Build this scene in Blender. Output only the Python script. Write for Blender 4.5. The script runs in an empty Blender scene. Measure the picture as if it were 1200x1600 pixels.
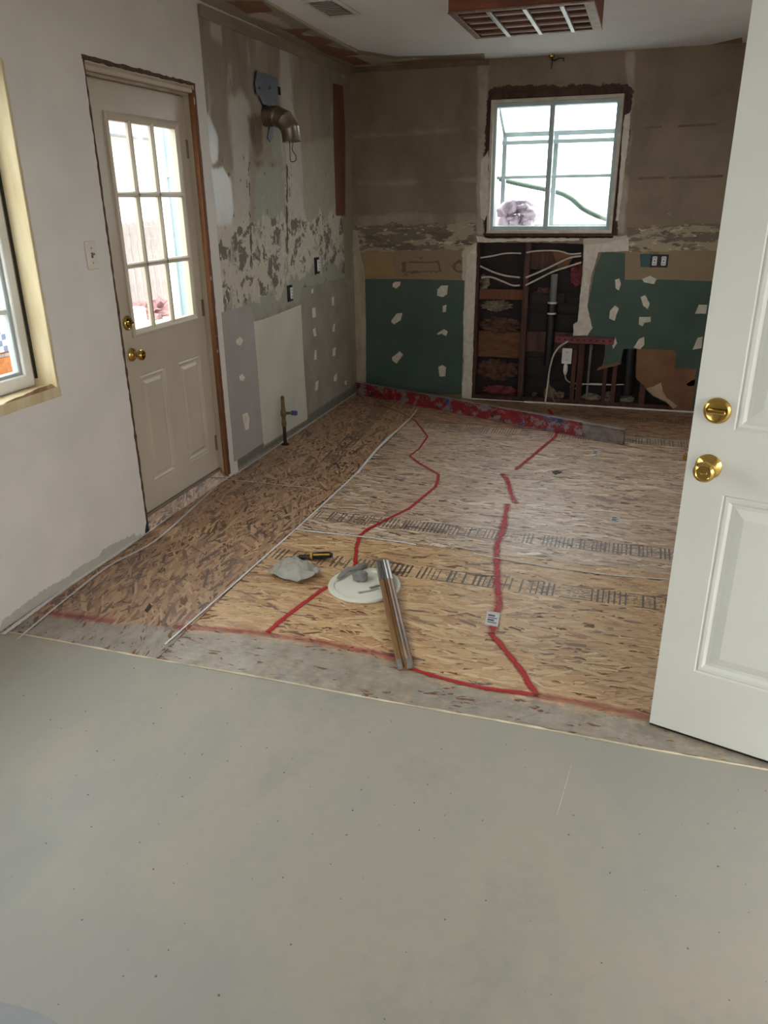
import bpy, bmesh, math, random
import numpy as np
from mathutils import Vector, Matrix, noise as mnoise
from mathutils.geometry import tessellate_polygon

C = bpy.context.scene.collection
sc = bpy.context.scene

# ------------------------------------------------------------------ camera
CAM = Vector((2.2373, -6.2095, 1.5495))
yaw, pitch, roll = -0.31239, 0.38629, -0.01292
fw = Vector((math.sin(yaw)*math.cos(pitch), math.cos(yaw)*math.cos(pitch), -math.sin(pitch)))
r0 = Vector((math.cos(yaw), -math.sin(yaw), 0)); u0 = r0.cross(fw)
rt = r0*math.cos(roll) + u0*math.sin(roll)
up = -r0*math.sin(roll) + u0*math.cos(roll)
cd = bpy.data.cameras.new('camera'); cam = bpy.data.objects.new('camera', cd); C.objects.link(cam)
cd.sensor_fit = 'AUTO'; cd.sensor_width = 36; cd.lens = 1202.43/1600*36; cd.clip_start = .02
cam.matrix_world = Matrix(((rt.x, up.x, -fw.x, CAM.x), (rt.y, up.y, -fw.y, CAM.y), (rt.z, up.z, -fw.z, CAM.z), (0, 0, 0, 1)))
sc.camera = cam

# ------------------------------------------------------------------ light
vs = sc.view_settings
vs.view_transform = 'Standard'; vs.look = 'None'; vs.gamma = 1; vs.use_curve_mapping = False
vs.exposure = 1.33
w = bpy.data.worlds.new('overcast_sky'); sc.world = w; w.use_nodes = True
wb = w.node_tree.nodes['Background']; wb.inputs[0].default_value = (.97, .985, 1.0, 1); wb.inputs[1].default_value = 3.2

R = math.radians

# ------------------------------------------------------------------ helpers
def lin(c):
    if max(c) > 1.001: c = [v/255 for v in c]
    return tuple((v/12.92 if v <= .04045 else ((v+.055)/1.055)**2.4) for v in c) + (1,)

class NT:
    def __init__(s, name, rough=.6, metal=0.0, spec=.5):
        s.m = bpy.data.materials.new(name); s.m.use_nodes = True
        s.t = s.m.node_tree; s.b = s.t.nodes['Principled BSDF']
        s.b.inputs['Roughness'].default_value = rough; s.b.inputs['Metallic'].default_value = metal
        s.b.inputs['Specular IOR Level'].default_value = spec
        s._oc = None
    def n(s, t): return s.t.nodes.new(t)
    def put(s, sock, v):
        if hasattr(v, 'is_output'): s.t.links.new(v, sock)
        elif isinstance(v, (int, float)): sock.default_value = v
        else:
            v = tuple(v)
            sock.default_value = v if len(v) == len(sock.default_value) else (v+(1,))[:len(sock.default_value)]
    def math(s, op, a, b=0.0, c=None, clamp=False):
        x = s.n('ShaderNodeMath'); x.operation = op; x.use_clamp = clamp
        s.put(x.inputs[0], a); s.put(x.inputs[1], b)
        if c is not None: s.put(x.inputs[2], c)
        return x.outputs[0]
    def oc(s):
        if s._oc is None: s._oc = s.n('ShaderNodeTexCoord').outputs['Object']
        return s._oc
    def mapv(s, vec, scale=(1, 1, 1), loc=(0, 0, 0), rot=(0, 0, 0)):
        x = s.n('ShaderNodeMapping'); s.put(x.inputs['Vector'], vec)
        x.inputs['Scale'].default_value = scale; x.inputs['Location'].default_value = loc; x.inputs['Rotation'].default_value = rot
        return x.outputs[0]
    def noise(s, scale=5, detail=4, vec=None, stretch=None, rough=.55, dist=0):
        x = s.n('ShaderNodeTexNoise'); v = vec if vec is not None else s.oc()
        if stretch: v = s.mapv(v, stretch)
        s.put(x.inputs['Vector'], v); x.inputs['Scale'].default_value = scale
        x.inputs['Detail'].default_value = detail; x.inputs['Roughness'].default_value = rough
        x.inputs['Distortion'].default_value = dist
        return x.outputs[0]
    def attr(s, name, out='Fac'):
        x = s.n('ShaderNodeAttribute'); x.attribute_name = name; return x.outputs[out]
    def mix(s, f, a, b):
        x = s.n('ShaderNodeMix'); x.data_type = 'RGBA'; s.put(x.inputs[0], f); s.put(x.inputs[6], a); s.put(x.inputs[7], b)
        return x.outputs[2]
    def ramp(s, f, stops, interp='LINEAR'):
        x = s.n('ShaderNodeValToRGB'); x.color_ramp.interpolation = interp; e = x.color_ramp.elements
        while len(e) < len(stops): e.new(.5)
        for i, (p, c) in enumerate(stops): e[i].position = p; e[i].color = c
        s.put(x.inputs[0], f); return x.outputs[0]
    def step(s, v, lo, hi):
        x = s.n('ShaderNodeMapRange'); x.interpolation_type = 'SMOOTHSTEP'; s.put(x.inputs[0], v)
        x.inputs[1].default_value = lo; x.inputs[2].default_value = hi; return x.outputs[0]
    def sep(s, v=None):
        x = s.n('ShaderNodeSeparateXYZ'); s.put(x.inputs[0], v if v is not None else s.oc()); return x.outputs
    def comb(s, a, b, c):
        x = s.n('ShaderNodeCombineXYZ'); s.put(x.inputs[0], a); s.put(x.inputs[1], b); s.put(x.inputs[2], c); return x.outputs[0]
    def color(s, v): s.put(s.b.inputs['Base Color'], v)
    def rough(s, v): s.put(s.b.inputs['Roughness'], v)
    def bump(s, h, strength=.3, dist=.002):
        x = s.n('ShaderNodeBump'); x.inputs['Strength'].default_value = strength; x.inputs['Distance'].default_value = dist
        s.put(x.inputs['Height'], h); s.t.links.new(x.outputs[0], s.b.inputs['Normal'])

def mat(name, c1, c2=None, scale=6, rough=.6, metal=0, bump=0, stretch=None, detail=4, bscale=60, spec=.5):
    s = NT(name, rough, metal, spec); c2 = c2 or [v*.86 for v in c1]
    f = s.noise(scale, detail, stretch=stretch)
    s.color(s.ramp(f, [(.3, lin(c2)), (.7, lin(c1))]))
    if bump: s.bump(s.noise(bscale, 4, stretch=stretch), bump)
    return s.m

def wood(name, c1, c2, stretch=(30, 30, 2), rough=.7):
    s = NT(name, rough)
    a = s.noise(1.2, 5, stretch=stretch, dist=.6); b = s.noise(7, 3)
    f = s.math('ADD', s.math('MULTIPLY', a, .75), s.math('MULTIPLY', b, .25))
    s.color(s.ramp(f, [(.35, lin(c2)), (.65, lin(c1))])); s.bump(a, .35, .002)
    return s.m

def link(name, me, m=None, parent=None):
    o = bpy.data.objects.new(name, me); C.objects.link(o)
    if m is not None and not me.materials: me.materials.append(m)
    if parent is not None: o.parent = parent
    return o
def obj(name, bm, m=None, parent=None, smooth=False):
    me = bpy.data.meshes.new(name); bmesh.ops.recalc_face_normals(bm, faces=bm.faces); bm.to_mesh(me); bm.free()
    if smooth:
        me.polygons.foreach_set('use_smooth', [True]*len(me.polygons))
        if smooth is not True: me.set_sharp_from_angle(angle=R(smooth))
    return link(name, me, m, parent)
def pyobj(name, v, f, m, parent=None, smooth=False):
    me = bpy.data.meshes.new(name); me.from_pydata([tuple(p) for p in v], [], f); me.update()
    if smooth: me.polygons.foreach_set('use_smooth', [True]*len(me.polygons))
    return link(name, me, m, parent)
def empty(name, loc=(0, 0, 0), rz=0):
    o = bpy.data.objects.new(name, None); C.objects.link(o); o.location = loc; o.rotation_euler = (0, 0, rz); o.empty_display_size = .1
    return o
def tag(o, label=None, cat=None, group=None, kind=None):
    if label: o['label'] = label
    if cat: o['category'] = cat
    if group: o['group'] = group
    if kind: o['kind'] = kind
    return o
def BM(): return bmesh.new()
_bk = [0]
def box(bm, lo, hi, bev=0, M=None):      # each box a hair different, so that abutting faces never coincide
    lo, hi = Vector(lo), Vector(hi); c = (lo+hi)/2; d = hi-lo; _bk[0] += 1; e_ = .00022*(_bk[0] % 7); d = Vector((d.x-e_, d.y-e_, d.z-e_)) if min(d) > .004 else d
    r = bmesh.ops.create_cube(bm, size=1); vs_ = r['verts']
    for v in vs_: v.co = Vector((v.co.x*d.x, v.co.y*d.y, v.co.z*d.z)) + c
    if bev:
        es = {e for v in vs_ for e in v.link_edges}
        rr = bmesh.ops.bevel(bm, geom=list(es), offset=bev, segments=1, affect='EDGES', clamp_overlap=True)
        vs_ = list({v for v in vs_ if v.is_valid} | set(rr['verts']))
    if M is not None:
        for v in vs_: v.co = M @ v.co
    return vs_
def boxo(name, lo, hi, m, parent=None, bev=0):
    bm = BM(); box(bm, lo, hi, bev); return obj(name, bm, m, parent)
def tube(bm, pts, r, n=8, caps=True):
    pts = [Vector(p) for p in pts]; rings = []; prev = None
    for i, p in enumerate(pts):
        t = (pts[min(i+1, len(pts)-1)] - pts[max(i-1, 0)]).normalized()
        if prev is None:
            a = Vector((0, 0, 1)) if abs(t.z) < .9 else Vector((1, 0, 0)); a = (a - t*a.dot(t)).normalized()
        else: a = (prev - t*prev.dot(t)).normalized()
        prev = a; b = t.cross(a); rr = r[i] if isinstance(r, (list, tuple)) else r
        rings.append([bm.verts.new(p + (a*math.cos(2*math.pi*k/n) + b*math.sin(2*math.pi*k/n))*rr) for k in range(n)])
    for A, B in zip(rings, rings[1:]):
        for k in range(n): bm.faces.new((A[k], A[(k+1) % n], B[(k+1) % n], B[k]))
    if caps: bm.faces.new(rings[0][::-1]); bm.faces.new(rings[-1])
def spline(pts, k=6):
    P = [Vector(p) for p in pts]; out = []
    for i in range(len(P)-1):
        a, b, c, d = P[max(i-1, 0)], P[i], P[i+1], P[min(i+2, len(P)-1)]
        for j in range(k):
            t = j/k
            out.append(.5*((2*b)+(c-a)*t+(2*a-5*b+4*c-d)*t*t+(3*b-a-3*c+d)*t**3))
    return out + [P[-1]]
def lathe(bm, prof, n=24, M=Matrix.Identity(4)):
    rings = []
    for r, z in prof:
        if r < 1e-6: rings.append([bm.verts.new(M @ Vector((0, 0, z)))])
        else: rings.append([bm.verts.new(M @ Vector((r*math.cos(2*math.pi*k/n), r*math.sin(2*math.pi*k/n), z))) for k in range(n)])
    for A, B in zip(rings, rings[1:]):
        for k in range(n):
            a = [A[k % len(A)], A[(k+1) % len(A)], B[(k+1) % len(B)], B[k % len(B)]]
            u = []
            for v in a:
                if v not in u: u.append(v)
            if len(u) > 2: bm.faces.new(u)
def axis_m(loc, axis):
    z = Vector(axis).normalized(); x = Vector((0, 0, 1)).cross(z); x = x.normalized() if x.length > 1e-4 else z.orthogonal().normalized(); y = z.cross(x)
    return Matrix(((x.x, y.x, z.x, loc[0]), (x.y, y.y, z.y, loc[1]), (x.z, y.z, z.z, loc[2]), (0, 0, 0, 1)))
# 2-D outline -> slab.  plane 'L': (y,z) on x;  'B': (x,z) on y;  'F': (x,y) on z
def to3(pl, p, h):
    if pl == 'L': return Vector((h, p[0], p[1]))
    if pl == 'B': return Vector((p[0], -h, p[1]))
    return Vector((p[0], p[1], h))
def ragged(poly, amp, step=.02, seed=0, closed=True):
    out = []; n = len(poly)
    for i in range(n if closed else n-1):
        a, b = Vector(poly[i]), Vector(poly[(i+1) % n]); L = (b-a).length; k = max(1, int(L/step)); nn = Vector((-(b-a).y, (b-a).x))/max(L, 1e-6)
        for j in range(k):
            q = a.lerp(b, j/k); s_ = mnoise.noise(Vector((q.x*23+seed*7.1, q.y*23, seed)))*.6 + mnoise.noise(Vector((q.x*90, q.y*90+seed*3.3, seed+9)))*.5
            out.append(q + nn*amp*s_)
    if not closed: out.append(Vector(poly[-1]))
    return [(q.x, q.y) for q in out]
def slab(name, pl, poly, h0, h1, m, parent=None, rag=0, step=.02, seed=0):
    if rag: poly = ragged(poly, rag, step, seed)
    n = len(poly); V = [to3(pl, p, h1) for p in poly] + [to3(pl, p, h0) for p in poly]
    tr = tessellate_polygon([[Vector((p[0], p[1], 0)) for p in poly]])
    bm = BM(); vv = [bm.verts.new(v) for v in V]
    for t in tr:
        try: bm.faces.new([vv[i] for i in t])
        except ValueError: pass
    for i in range(n):
        j = (i+1) % n; bm.faces.new((vv[i], vv[j], vv[n+j], vv[n+i]))
    return obj(name, bm, m, parent)
def sdf(P, poly):
    poly = np.array(poly); d = np.full(len(P), 1e9); ins = np.zeros(len(P), bool); n = len(poly); near = np.zeros_like(P)
    for i in range(n):
        a, b = poly[i], poly[(i+1) % n]; ab = b-a
        t = np.clip(((P-a)@ab)/max(ab@ab, 1e-12), 0, 1); q = a+t[:, None]*ab; dd = np.hypot(*(P-q).T)
        m = dd < d; d[m] = dd[m]; near[m] = q[m]
        with np.errstate(divide='ignore', invalid='ignore'):
            c = ((a[1] > P[:, 1]) != (b[1] > P[:, 1])) & (P[:, 0] < (b[0]-a[0])*(P[:, 1]-a[1])/(b[1]-a[1])+a[0])
        ins ^= c
    return np.where(ins, d, -d), near
# wall as a fine sheet with holes cut to their outlines, then given thickness; layers: name -> list of outlines (signed distance per vertex)
def sheet(name, pl, u0, u1, v0, v1, cell, holes, layers, thick, m, parent=None, h=0.0):
    nu, nv = max(1, round((u1-u0)/cell)), max(1, round((v1-v0)/cell))
    U, Vv = np.meshgrid(np.linspace(u0, u1, nu+1), np.linspace(v0, v1, nv+1)); P = np.stack([U.ravel(), Vv.ravel()], 1)
    idx = np.arange((nu+1)*(nv+1)).reshape(nv+1, nu+1)
    F = np.stack([idx[:-1, :-1].ravel(), idx[:-1, 1:].ravel(), idx[1:, 1:].ravel(), idx[1:, :-1].ravel()], 1)
    keep = np.ones(len(F), bool)
    for ho in holes:
        cen = P[F].mean(1); d, _ = sdf(cen, ho); keep &= d < 0
    F = F[keep]
    if holes:
        used = np.zeros(len(P), bool); used[F] = True
        cnt = np.zeros(len(P), int); np.add.at(cnt, F.ravel(), 1)
        inner = (P[:, 0] > u0+1e-6) & (P[:, 0] < u1-1e-6) & (P[:, 1] > v0+1e-6) & (P[:, 1] < v1-1e-6)
        for ho in holes:
            d, q = sdf(P, ho); mv = used & (np.abs(d) < cell*1.1) & ((cnt < 4) | (d > 0)); 
            mi = mv & inner; P[mi] = q[mi]
            me_ = mv & ~inner
            ue = me_ & ((P[:, 1] <= v0+1e-6) | (P[:, 1] >= v1-1e-6)); P[ue, 0] = q[ue, 0]
    lay = {}
    for k, polys in layers.items():
        dd = np.full(len(P), -1e9)
        for po in polys: dd = np.maximum(dd, sdf(P, po)[0])
        lay[k] = np.clip(dd, -.25, .25).astype(np.float32)
    co = np.array([to3(pl, p, h) for p in P])
    nrm = np.array(to3(pl, (0, 0), 1.0))
    n = len(P)
    # boundary edges
    E = np.concatenate([F[:, [0, 1]], F[:, [1, 2]], F[:, [2, 3]], F[:, [3, 0]]]); key = np.sort(E, 1); k1 = key[:, 0].astype(np.int64)*(n+1)+key[:, 1]
    _, inv, c = np.unique(k1, return_inverse=True, return_counts=True); be = E[c[inv] == 1]
    co2 = co - nrm*thick
    V = np.concatenate([co, co2])
    S = np.stack([be[:, 1], be[:, 0], be[:, 0]+n, be[:, 1]+n], 1)
    Bk = F[:, ::-1]+n
    faces = np.concatenate([F, S, Bk])
    # drop unused
    um = np.zeros(len(V), bool); um[faces] = True; remap = np.cumsum(um)-1
    me = bpy.data.meshes.new(name); me.from_pydata(V[um].tolist(), [], remap[faces].tolist())
    for k, a in lay.items():
        at = me.attributes.new(k, 'FLOAT', 'POINT'); at.data.foreach_set('value', np.concatenate([a, a])[um])
    me.update()
    return link(name, me, m, parent)
def rect(u0, v0, u1, v1): return [(u0, v0), (u1, v0), (u1, v1), (u0, v1)]
def layered(name, base, layers, rough=.75, base2=None, bump=.25, bscale=90, nst=(1, 1, 1)):
    s = NT(name, rough)
    f = s.noise(3.5, 5, stretch=nst)
    col = s.ramp(f, [(.3, lin(base2 or [v*.9 for v in base])), (.7, lin(base))]); hgt = s.noise(bscale, 4)
    rg = None
    for i, L in enumerate(layers):
        an, c, amp, sca = L[:4]; st = L[4] if len(L) > 4 else (1, 1, 1); off = L[5] if len(L) > 5 else 0.0; soft = L[6] if len(L) > 6 else .003
        nz = s.noise(sca, 6, vec=s.mapv(s.oc(), st, (i*3.7, i*1.3, i*2.1)), rough=.62)
        cap = L[8] if len(L) > 8 else .25
        v = s.math('ADD', s.math('ADD', s.math('MINIMUM', s.attr(an), cap), off), s.math('MULTIPLY', s.math('SUBTRACT', nz, .5), amp))
        mk = s.step(v, -soft, soft)
        c2 = s.mix(s.noise(14, 4), lin([x*.88 for x in c]), lin(c))
        col = s.mix(mk, col, c2)
        hgt = s.math('ADD', hgt, s.math('MULTIPLY', mk, .6))
        if len(L) > 7 and L[7] is not None:
            rg = s.math('ADD', s.math('MULTIPLY', mk, L[7]-rough), rg if rg is not None else rough)
    s.color(col); s.bump(hgt, bump, .002)
    if rg is not None: s.rough(rg)
    return s.m
rng = random.Random(4)

# ------------------------------------------------------------------ materials
WHITE = mat('white_wall_paint', (212, 208, 204), (200, 196, 193), 1.6, .62, bump=.12, bscale=25)
CREAM = mat('cream_wood_paint', (206, 190, 154), (184, 164, 124), 3, .6, bump=.2, stretch=(6, 6, 1))
DOORW = mat('front_door_enamel', (222, 222, 214), (212, 212, 203), 2, .38, bump=.05, bscale=14)
DOORC = mat('back_door_enamel', (192, 180, 160), (180, 168, 148), 2.5, .36, bump=.06, bscale=14)
BRASS = mat('polished_brass', (212, 180, 104), (172, 136, 66), 4, .16, 1)
STEEL = mat('galvanised_steel', (165, 154, 140), (120, 110, 98), 9, .36, .9)
ALU = mat('aluminium', (200, 200, 200), (170, 170, 170), 9, .4, 1)
BROWN = wood('dark_framing_wood', (92, 60, 50), (56, 34, 29))
STUD = wood('stud_wood', (88, 50, 38), (50, 28, 23))
RUST = wood('red_brown_wood', (118, 72, 50), (90, 52, 37))
JAMB = wood('jamb_wood', (150, 100, 62), (98, 60, 36))
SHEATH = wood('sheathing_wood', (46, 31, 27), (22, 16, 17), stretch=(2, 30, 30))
BLACK = mat('black_plastic', (26, 26, 28), (18, 18, 20), 8, .45)
PVCW = mat('white_plastic', (226, 226, 222), (212, 212, 208), 5, .4)
VINYL = mat('white_vinyl_frame', (226, 225, 220), (205, 203, 196), 5, .45)
GARDEN = mat('garden_window_frame', (188, 202, 202), (160, 176, 178), 5, .42)
CAULK = mat('white_caulk', (236, 232, 226), (214, 208, 202), 40, .5)
SPACK = mat('joint_compound', (222, 214, 200), (196, 186, 170), 22, .8, bump=.4, bscale=60)
MUDTAPE = mat('mud_tape', (196, 182, 158), (160, 144, 118), 9, .85, bump=.4, bscale=40, stretch=(1, 1, .5))
GREENB = mat('green_board_paper', (78, 96, 86), (66, 84, 75), 3, .8, bump=.1)
GRAYB = mat('lilac_gray_board', (164, 157, 152), (152, 146, 141), 4, .85)
CREAMB = mat('cream_board', (198, 194, 178), (186, 182, 166), 4, .8)
TAUPEB = mat('taupe_gray_board', (152, 146, 132), (132, 126, 112), 5, .85)
PAPERB = mat('brown_kraft_paper', (142, 102, 76), (120, 82, 58), 6, .85)
HING = mat('dull_hinge_metal', (140, 126, 104), (112, 100, 82), 12, .6, .3)
def glass_mat():
    s = NT('clear_glass'); t = s.t
    tr = s.n('ShaderNodeBsdfTransparent'); gl = s.n('ShaderNodeBsdfGlossy'); gl.inputs['Roughness'].default_value = .02
    fr = s.n('ShaderNodeFresnel'); fr.inputs['IOR'].default_value = 1.45; mx = s.n('ShaderNodeMixShader')
    nz = s.noise(2, 2); tr.inputs[0].default_value = (.95, .98, .97, 1)
    gm = s.n('ShaderNodeNewGeometry'); t.links.new(s.math('MULTIPLY', fr.outputs[0], s.math('SUBTRACT', 1.0, gm.outputs['Backfacing'])), mx.inputs[0]); t.links.new(tr.outputs[0], mx.inputs[1]); t.links.new(gl.outputs[0], mx.inputs[2])
    t.links.new(mx.outputs[0], t.nodes['Material Output'].inputs['Surface'])
    s.bump(nz, .02); return s.m
GLASS = glass_mat()

# gray screeded floor of the front room
def gray_floor():
    s = NT('gray_painted_floor', .52)
    a = s.noise(.9, 5, dist=.4); b = s.noise(3.2, 6, stretch=(1, .5, 1)); c = s.noise(30, 4)
    f = s.math('ADD', s.math('MULTIPLY', a, .55), s.math('ADD', s.math('MULTIPLY', b, .33), s.math('MULTIPLY', c, .12)))
    col = s.ramp(f, [(.34, lin((146, 146, 140))), (.47, lin((170, 162, 147))), (.56, lin((160, 158, 149))), (.66, lin((164, 155, 150)))])
    # bluish scuffs, yellow rubs
    sc1 = s.step(s.noise(2.3, 6, vec=s.mapv(s.oc(), (1, .6, 1), (4, 2, 0))), .58, .74)
    col = s.mix(s.math('MULTIPLY', sc1, .35), col, lin((142, 146, 144)))
    ye = s.step(s.noise(4.1, 5, vec=s.mapv(s.oc(), (1, 1, 1), (9, 7, 0))), .68, .78)
    col = s.mix(s.math('MULTIPLY', ye, .45), col, lin((190, 170, 130)))
    # nail pricks
    v = s.n('ShaderNodeTexVoronoi'); v.feature = 'F1'; v.voronoi_dimensions = '2D'; v.inputs['Scale'].default_value = 12; v.inputs['Randomness'].default_value = 1.0
    s.put(v.inputs['Vector'], s.mapv(s.oc(), (1, 1, 0)))
    pr = s.math('MULTIPLY', s.math('LESS_THAN', v.outputs['Distance'], s.math('MULTIPLY', s.sep(v.outputs['Color'])[1], .036)), s.math('GREATER_THAN', s.sep(v.outputs['Color'])[0], .5))
    col = s.mix(s.math('MULTIPLY', pr, .75), col, lin((60, 56, 48)))
    s.color(col); s.rough(s.math('ADD', s.math('MULTIPLY', b, .25), .38)); s.bump(s.math('ADD', s.noise(9, 5), s.math('MULTIPLY', c, .3)), .12, .003)
    return s.m
GRAYF = gray_floor()

# OSB: every strand is a real flake with its own colour; the material adds grain, the stamped nailing strips and the gray coat at the front edge
EDGEY = [(-.2, -4.02), (.1, -4.01), (.3, -3.99), (.66, -3.95), (1.0, -3.905), (1.28, -3.90), (1.5, -3.92), (1.8, -4.0), (2.0, -4.01), (2.4, -4.02), (3.4, -4.03)]
def osb_mat(name, bands, coat):
    s = NT(name, .42, 0, .7)
    uv = s.n('ShaderNodeUVMap').outputs[0]
    g = s.noise(1, 4, vec=s.mapv(uv, (2.5, 26, 1)))
    col = s.mix(s.step(g, .3, .7), s.mix(.5, s.attr('strand', 'Color'), lin((74, 48, 34))), s.attr('strand', 'Color'))
    col = s.mix(s.math('MULTIPLY', s.step(g, .25, .75), 1.0), s.mix(.26, s.attr('strand', 'Color'), lin((90, 60, 42))), s.attr('strand', 'Color'))
    X, Y, Z = s.sep()
    for (c, hw, along, lo, hi, k, slope) in bands:
        u, v = (X, Y) if along == 'x' else (Y, X)
        dv = s.math('ADD', s.math('SUBTRACT', v, c), s.math('MULTIPLY', u, slope))
        ad = s.math('ABSOLUTE', dv)
        inb = s.math('MULTIPLY', s.math('LESS_THAN', ad, hw), s.math('MULTIPLY', s.math('GREATER_THAN', u, lo), s.math('LESS_THAN', u, hi)))
        def wn(sock, seed):
            x = s.n('ShaderNodeTexWhiteNoise'); x.noise_dimensions = '1D'; s.put(x.inputs['W'], s.math('ADD', sock, seed)); return x.outputs[0]
        fine = s.math('MULTIPLY', u, k); fi = s.math('FLOOR', fine); ff = s.math('FRACT', fine)
        gr = wn(s.math('FLOOR', s.math('MULTIPLY', u, 7.3)), 3.3)
        bar = s.math('MULTIPLY', s.math('LESS_THAN', ff, s.math('ADD', s.math('MULTIPLY', wn(fi, 8.1), .3), .22)), s.math('GREATER_THAN', wn(fi, 1.7), s.math('ADD', .02, s.math('MULTIPLY', gr, .42))))
        box_ = s.math('MULTIPLY', s.math('GREATER_THAN', gr, .62), s.math('GREATER_THAN', ad, hw*.86))
        cellt = s.comb(s.math('FLOOR', s.math('MULTIPLY', u, k*2.6)), s.math('FLOOR', s.math('MULTIPLY', dv, 60/hw*.1)), 0)
        w2 = s.n('ShaderNodeTexWhiteNoise'); w2.noise_dimensions = '2D'; s.put(w2.inputs['Vector'], cellt)
        txt = s.math('MULTIPLY', s.math('GREATER_THAN', w2.outputs[0], .62), s.math('MULTIPLY', s.math('LESS_THAN', ad, hw*.68), s.math('GREATER_THAN', wn(s.math('FLOOR', s.math('MULTIPLY', u, 11)), 5.5), .45)))
        ink = s.math('MULTIPLY', inb, s.math('MAXIMUM', s.math('MAXIMUM', bar, box_), s.math('MULTIPLY', txt, .6)))
        wear = s.step(s.noise(24, 3), .22, .45)
        col = s.mix(s.math('MULTIPLY', s.math('MULTIPLY', ink, .95), wear), col, lin((46, 38, 38)))
    # gray coat along the front edge
    cv = s.n('ShaderNodeFloatCurve'); s.put(cv.inputs[1], s.math('DIVIDE', s.math('ADD', X, .2), 3.6))
    cu = cv.mapping.curves[0]
    pts = [((x+.2)/3.6, (y+4.1)/.3) for x, y in EDGEY]
    while len(cu.points) < len(pts): cu.points.new(.5, .5)
    for p_, q_ in zip(cu.points, pts): p_.location = q_
    cv.mapping.update()
    ey = s.math('SUBTRACT', s.math('MULTIPLY', cv.outputs[0], .3), 4.1)
    d = s.math('SUBTRACT', ey, Y)
    d = s.math('ADD', d, s.math('MULTIPLY', s.math('SUBTRACT', s.noise(26, 6, rough=.7), .5), .16))
    ck = s.step(d, -.012, .05)
    gcol = s.ramp(s.noise(16, 6, stretch=(1, .6, 1)), [(.3, lin((126, 118, 106))), (.55, lin((156, 150, 138))), (.75, lin((168, 164, 156)))])
    col = s.mix(s.math('MULTIPLY', ck, s.math('ADD', .62, s.math('MULTIPLY', s.step(s.noise(38, 5, vec=s.mapv(s.oc(), (1, 1.6, 1), (3, 1, 0)), rough=.7), .35, .6), .36))), col, gcol)
    s.color(col)
    s.rough(s.math('ADD', s.math('MULTIPLY', g, .14), .40)); s.b.inputs['Specular IOR Level'].default_value = 1.0
    s.b.inputs['Coat Weight'].default_value = coat; s.b.inputs['Coat IOR'].default_value = 1.8; s.b.inputs['IOR'].default_value = 1.6; s.b.inputs['Coat Roughness'].default_value = .5
    s.bump(g, .12, .0008)
    return s.m
BANDS_MAIN = [(-2.72, .062, 'x', .70, 3.3, 52, 0.0), (-3.225, .058, 'x', .70, 3.3, 44, 0.0), (-.885, .075, 'x', .70, 3.3, 55, 0.0), (-.30, .05, 'x', .70, 3.3, 55, 0.0)]
BANDS_SIDE = [(.36, .055, 'y', -1.9, -.2, 55, .06), (.17, .03, 'y', -2.55, -2.3, 40, 0)]
OSBM = osb_mat('osb_main', BANDS_MAIN, .35); OSBB = osb_mat('osb_back', BANDS_MAIN, 1.0); OSBS = osb_mat('osb_side', BANDS_SIDE, .25)
OSBCORE = mat('osb_core', (150, 112, 78), (104, 72, 48), 40, .6, stretch=(1, 4, 1))
PAL_MAIN = [(222, 184, 132), (212, 170, 116), (230, 198, 150), (202, 156, 104), (192, 144, 94), (166, 118, 78), (126, 84, 58), (102, 66, 48)]
W_MAIN = [24, 26, 14, 18, 9, 5, 3, 2]
PAL_SIDE = [(204, 166, 124), (190, 148, 108), (176, 134, 96), (158, 116, 84), (134, 94, 68), (104, 70, 52), (84, 54, 42)]
W_SIDE = [16, 22, 20, 16, 10, 8, 5]
PAL_BACK_LIT = [(240, 220, 194), (214, 182, 148), (202, 166, 130), (224, 198, 166), (188, 150, 114), (166, 124, 92), (130, 92, 68), (104, 70, 54)]  # back sheet paler and pinker: the light on it put into the colour
W_BACK = [12, 24, 24, 16, 16, 10, 5, 4]
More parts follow.
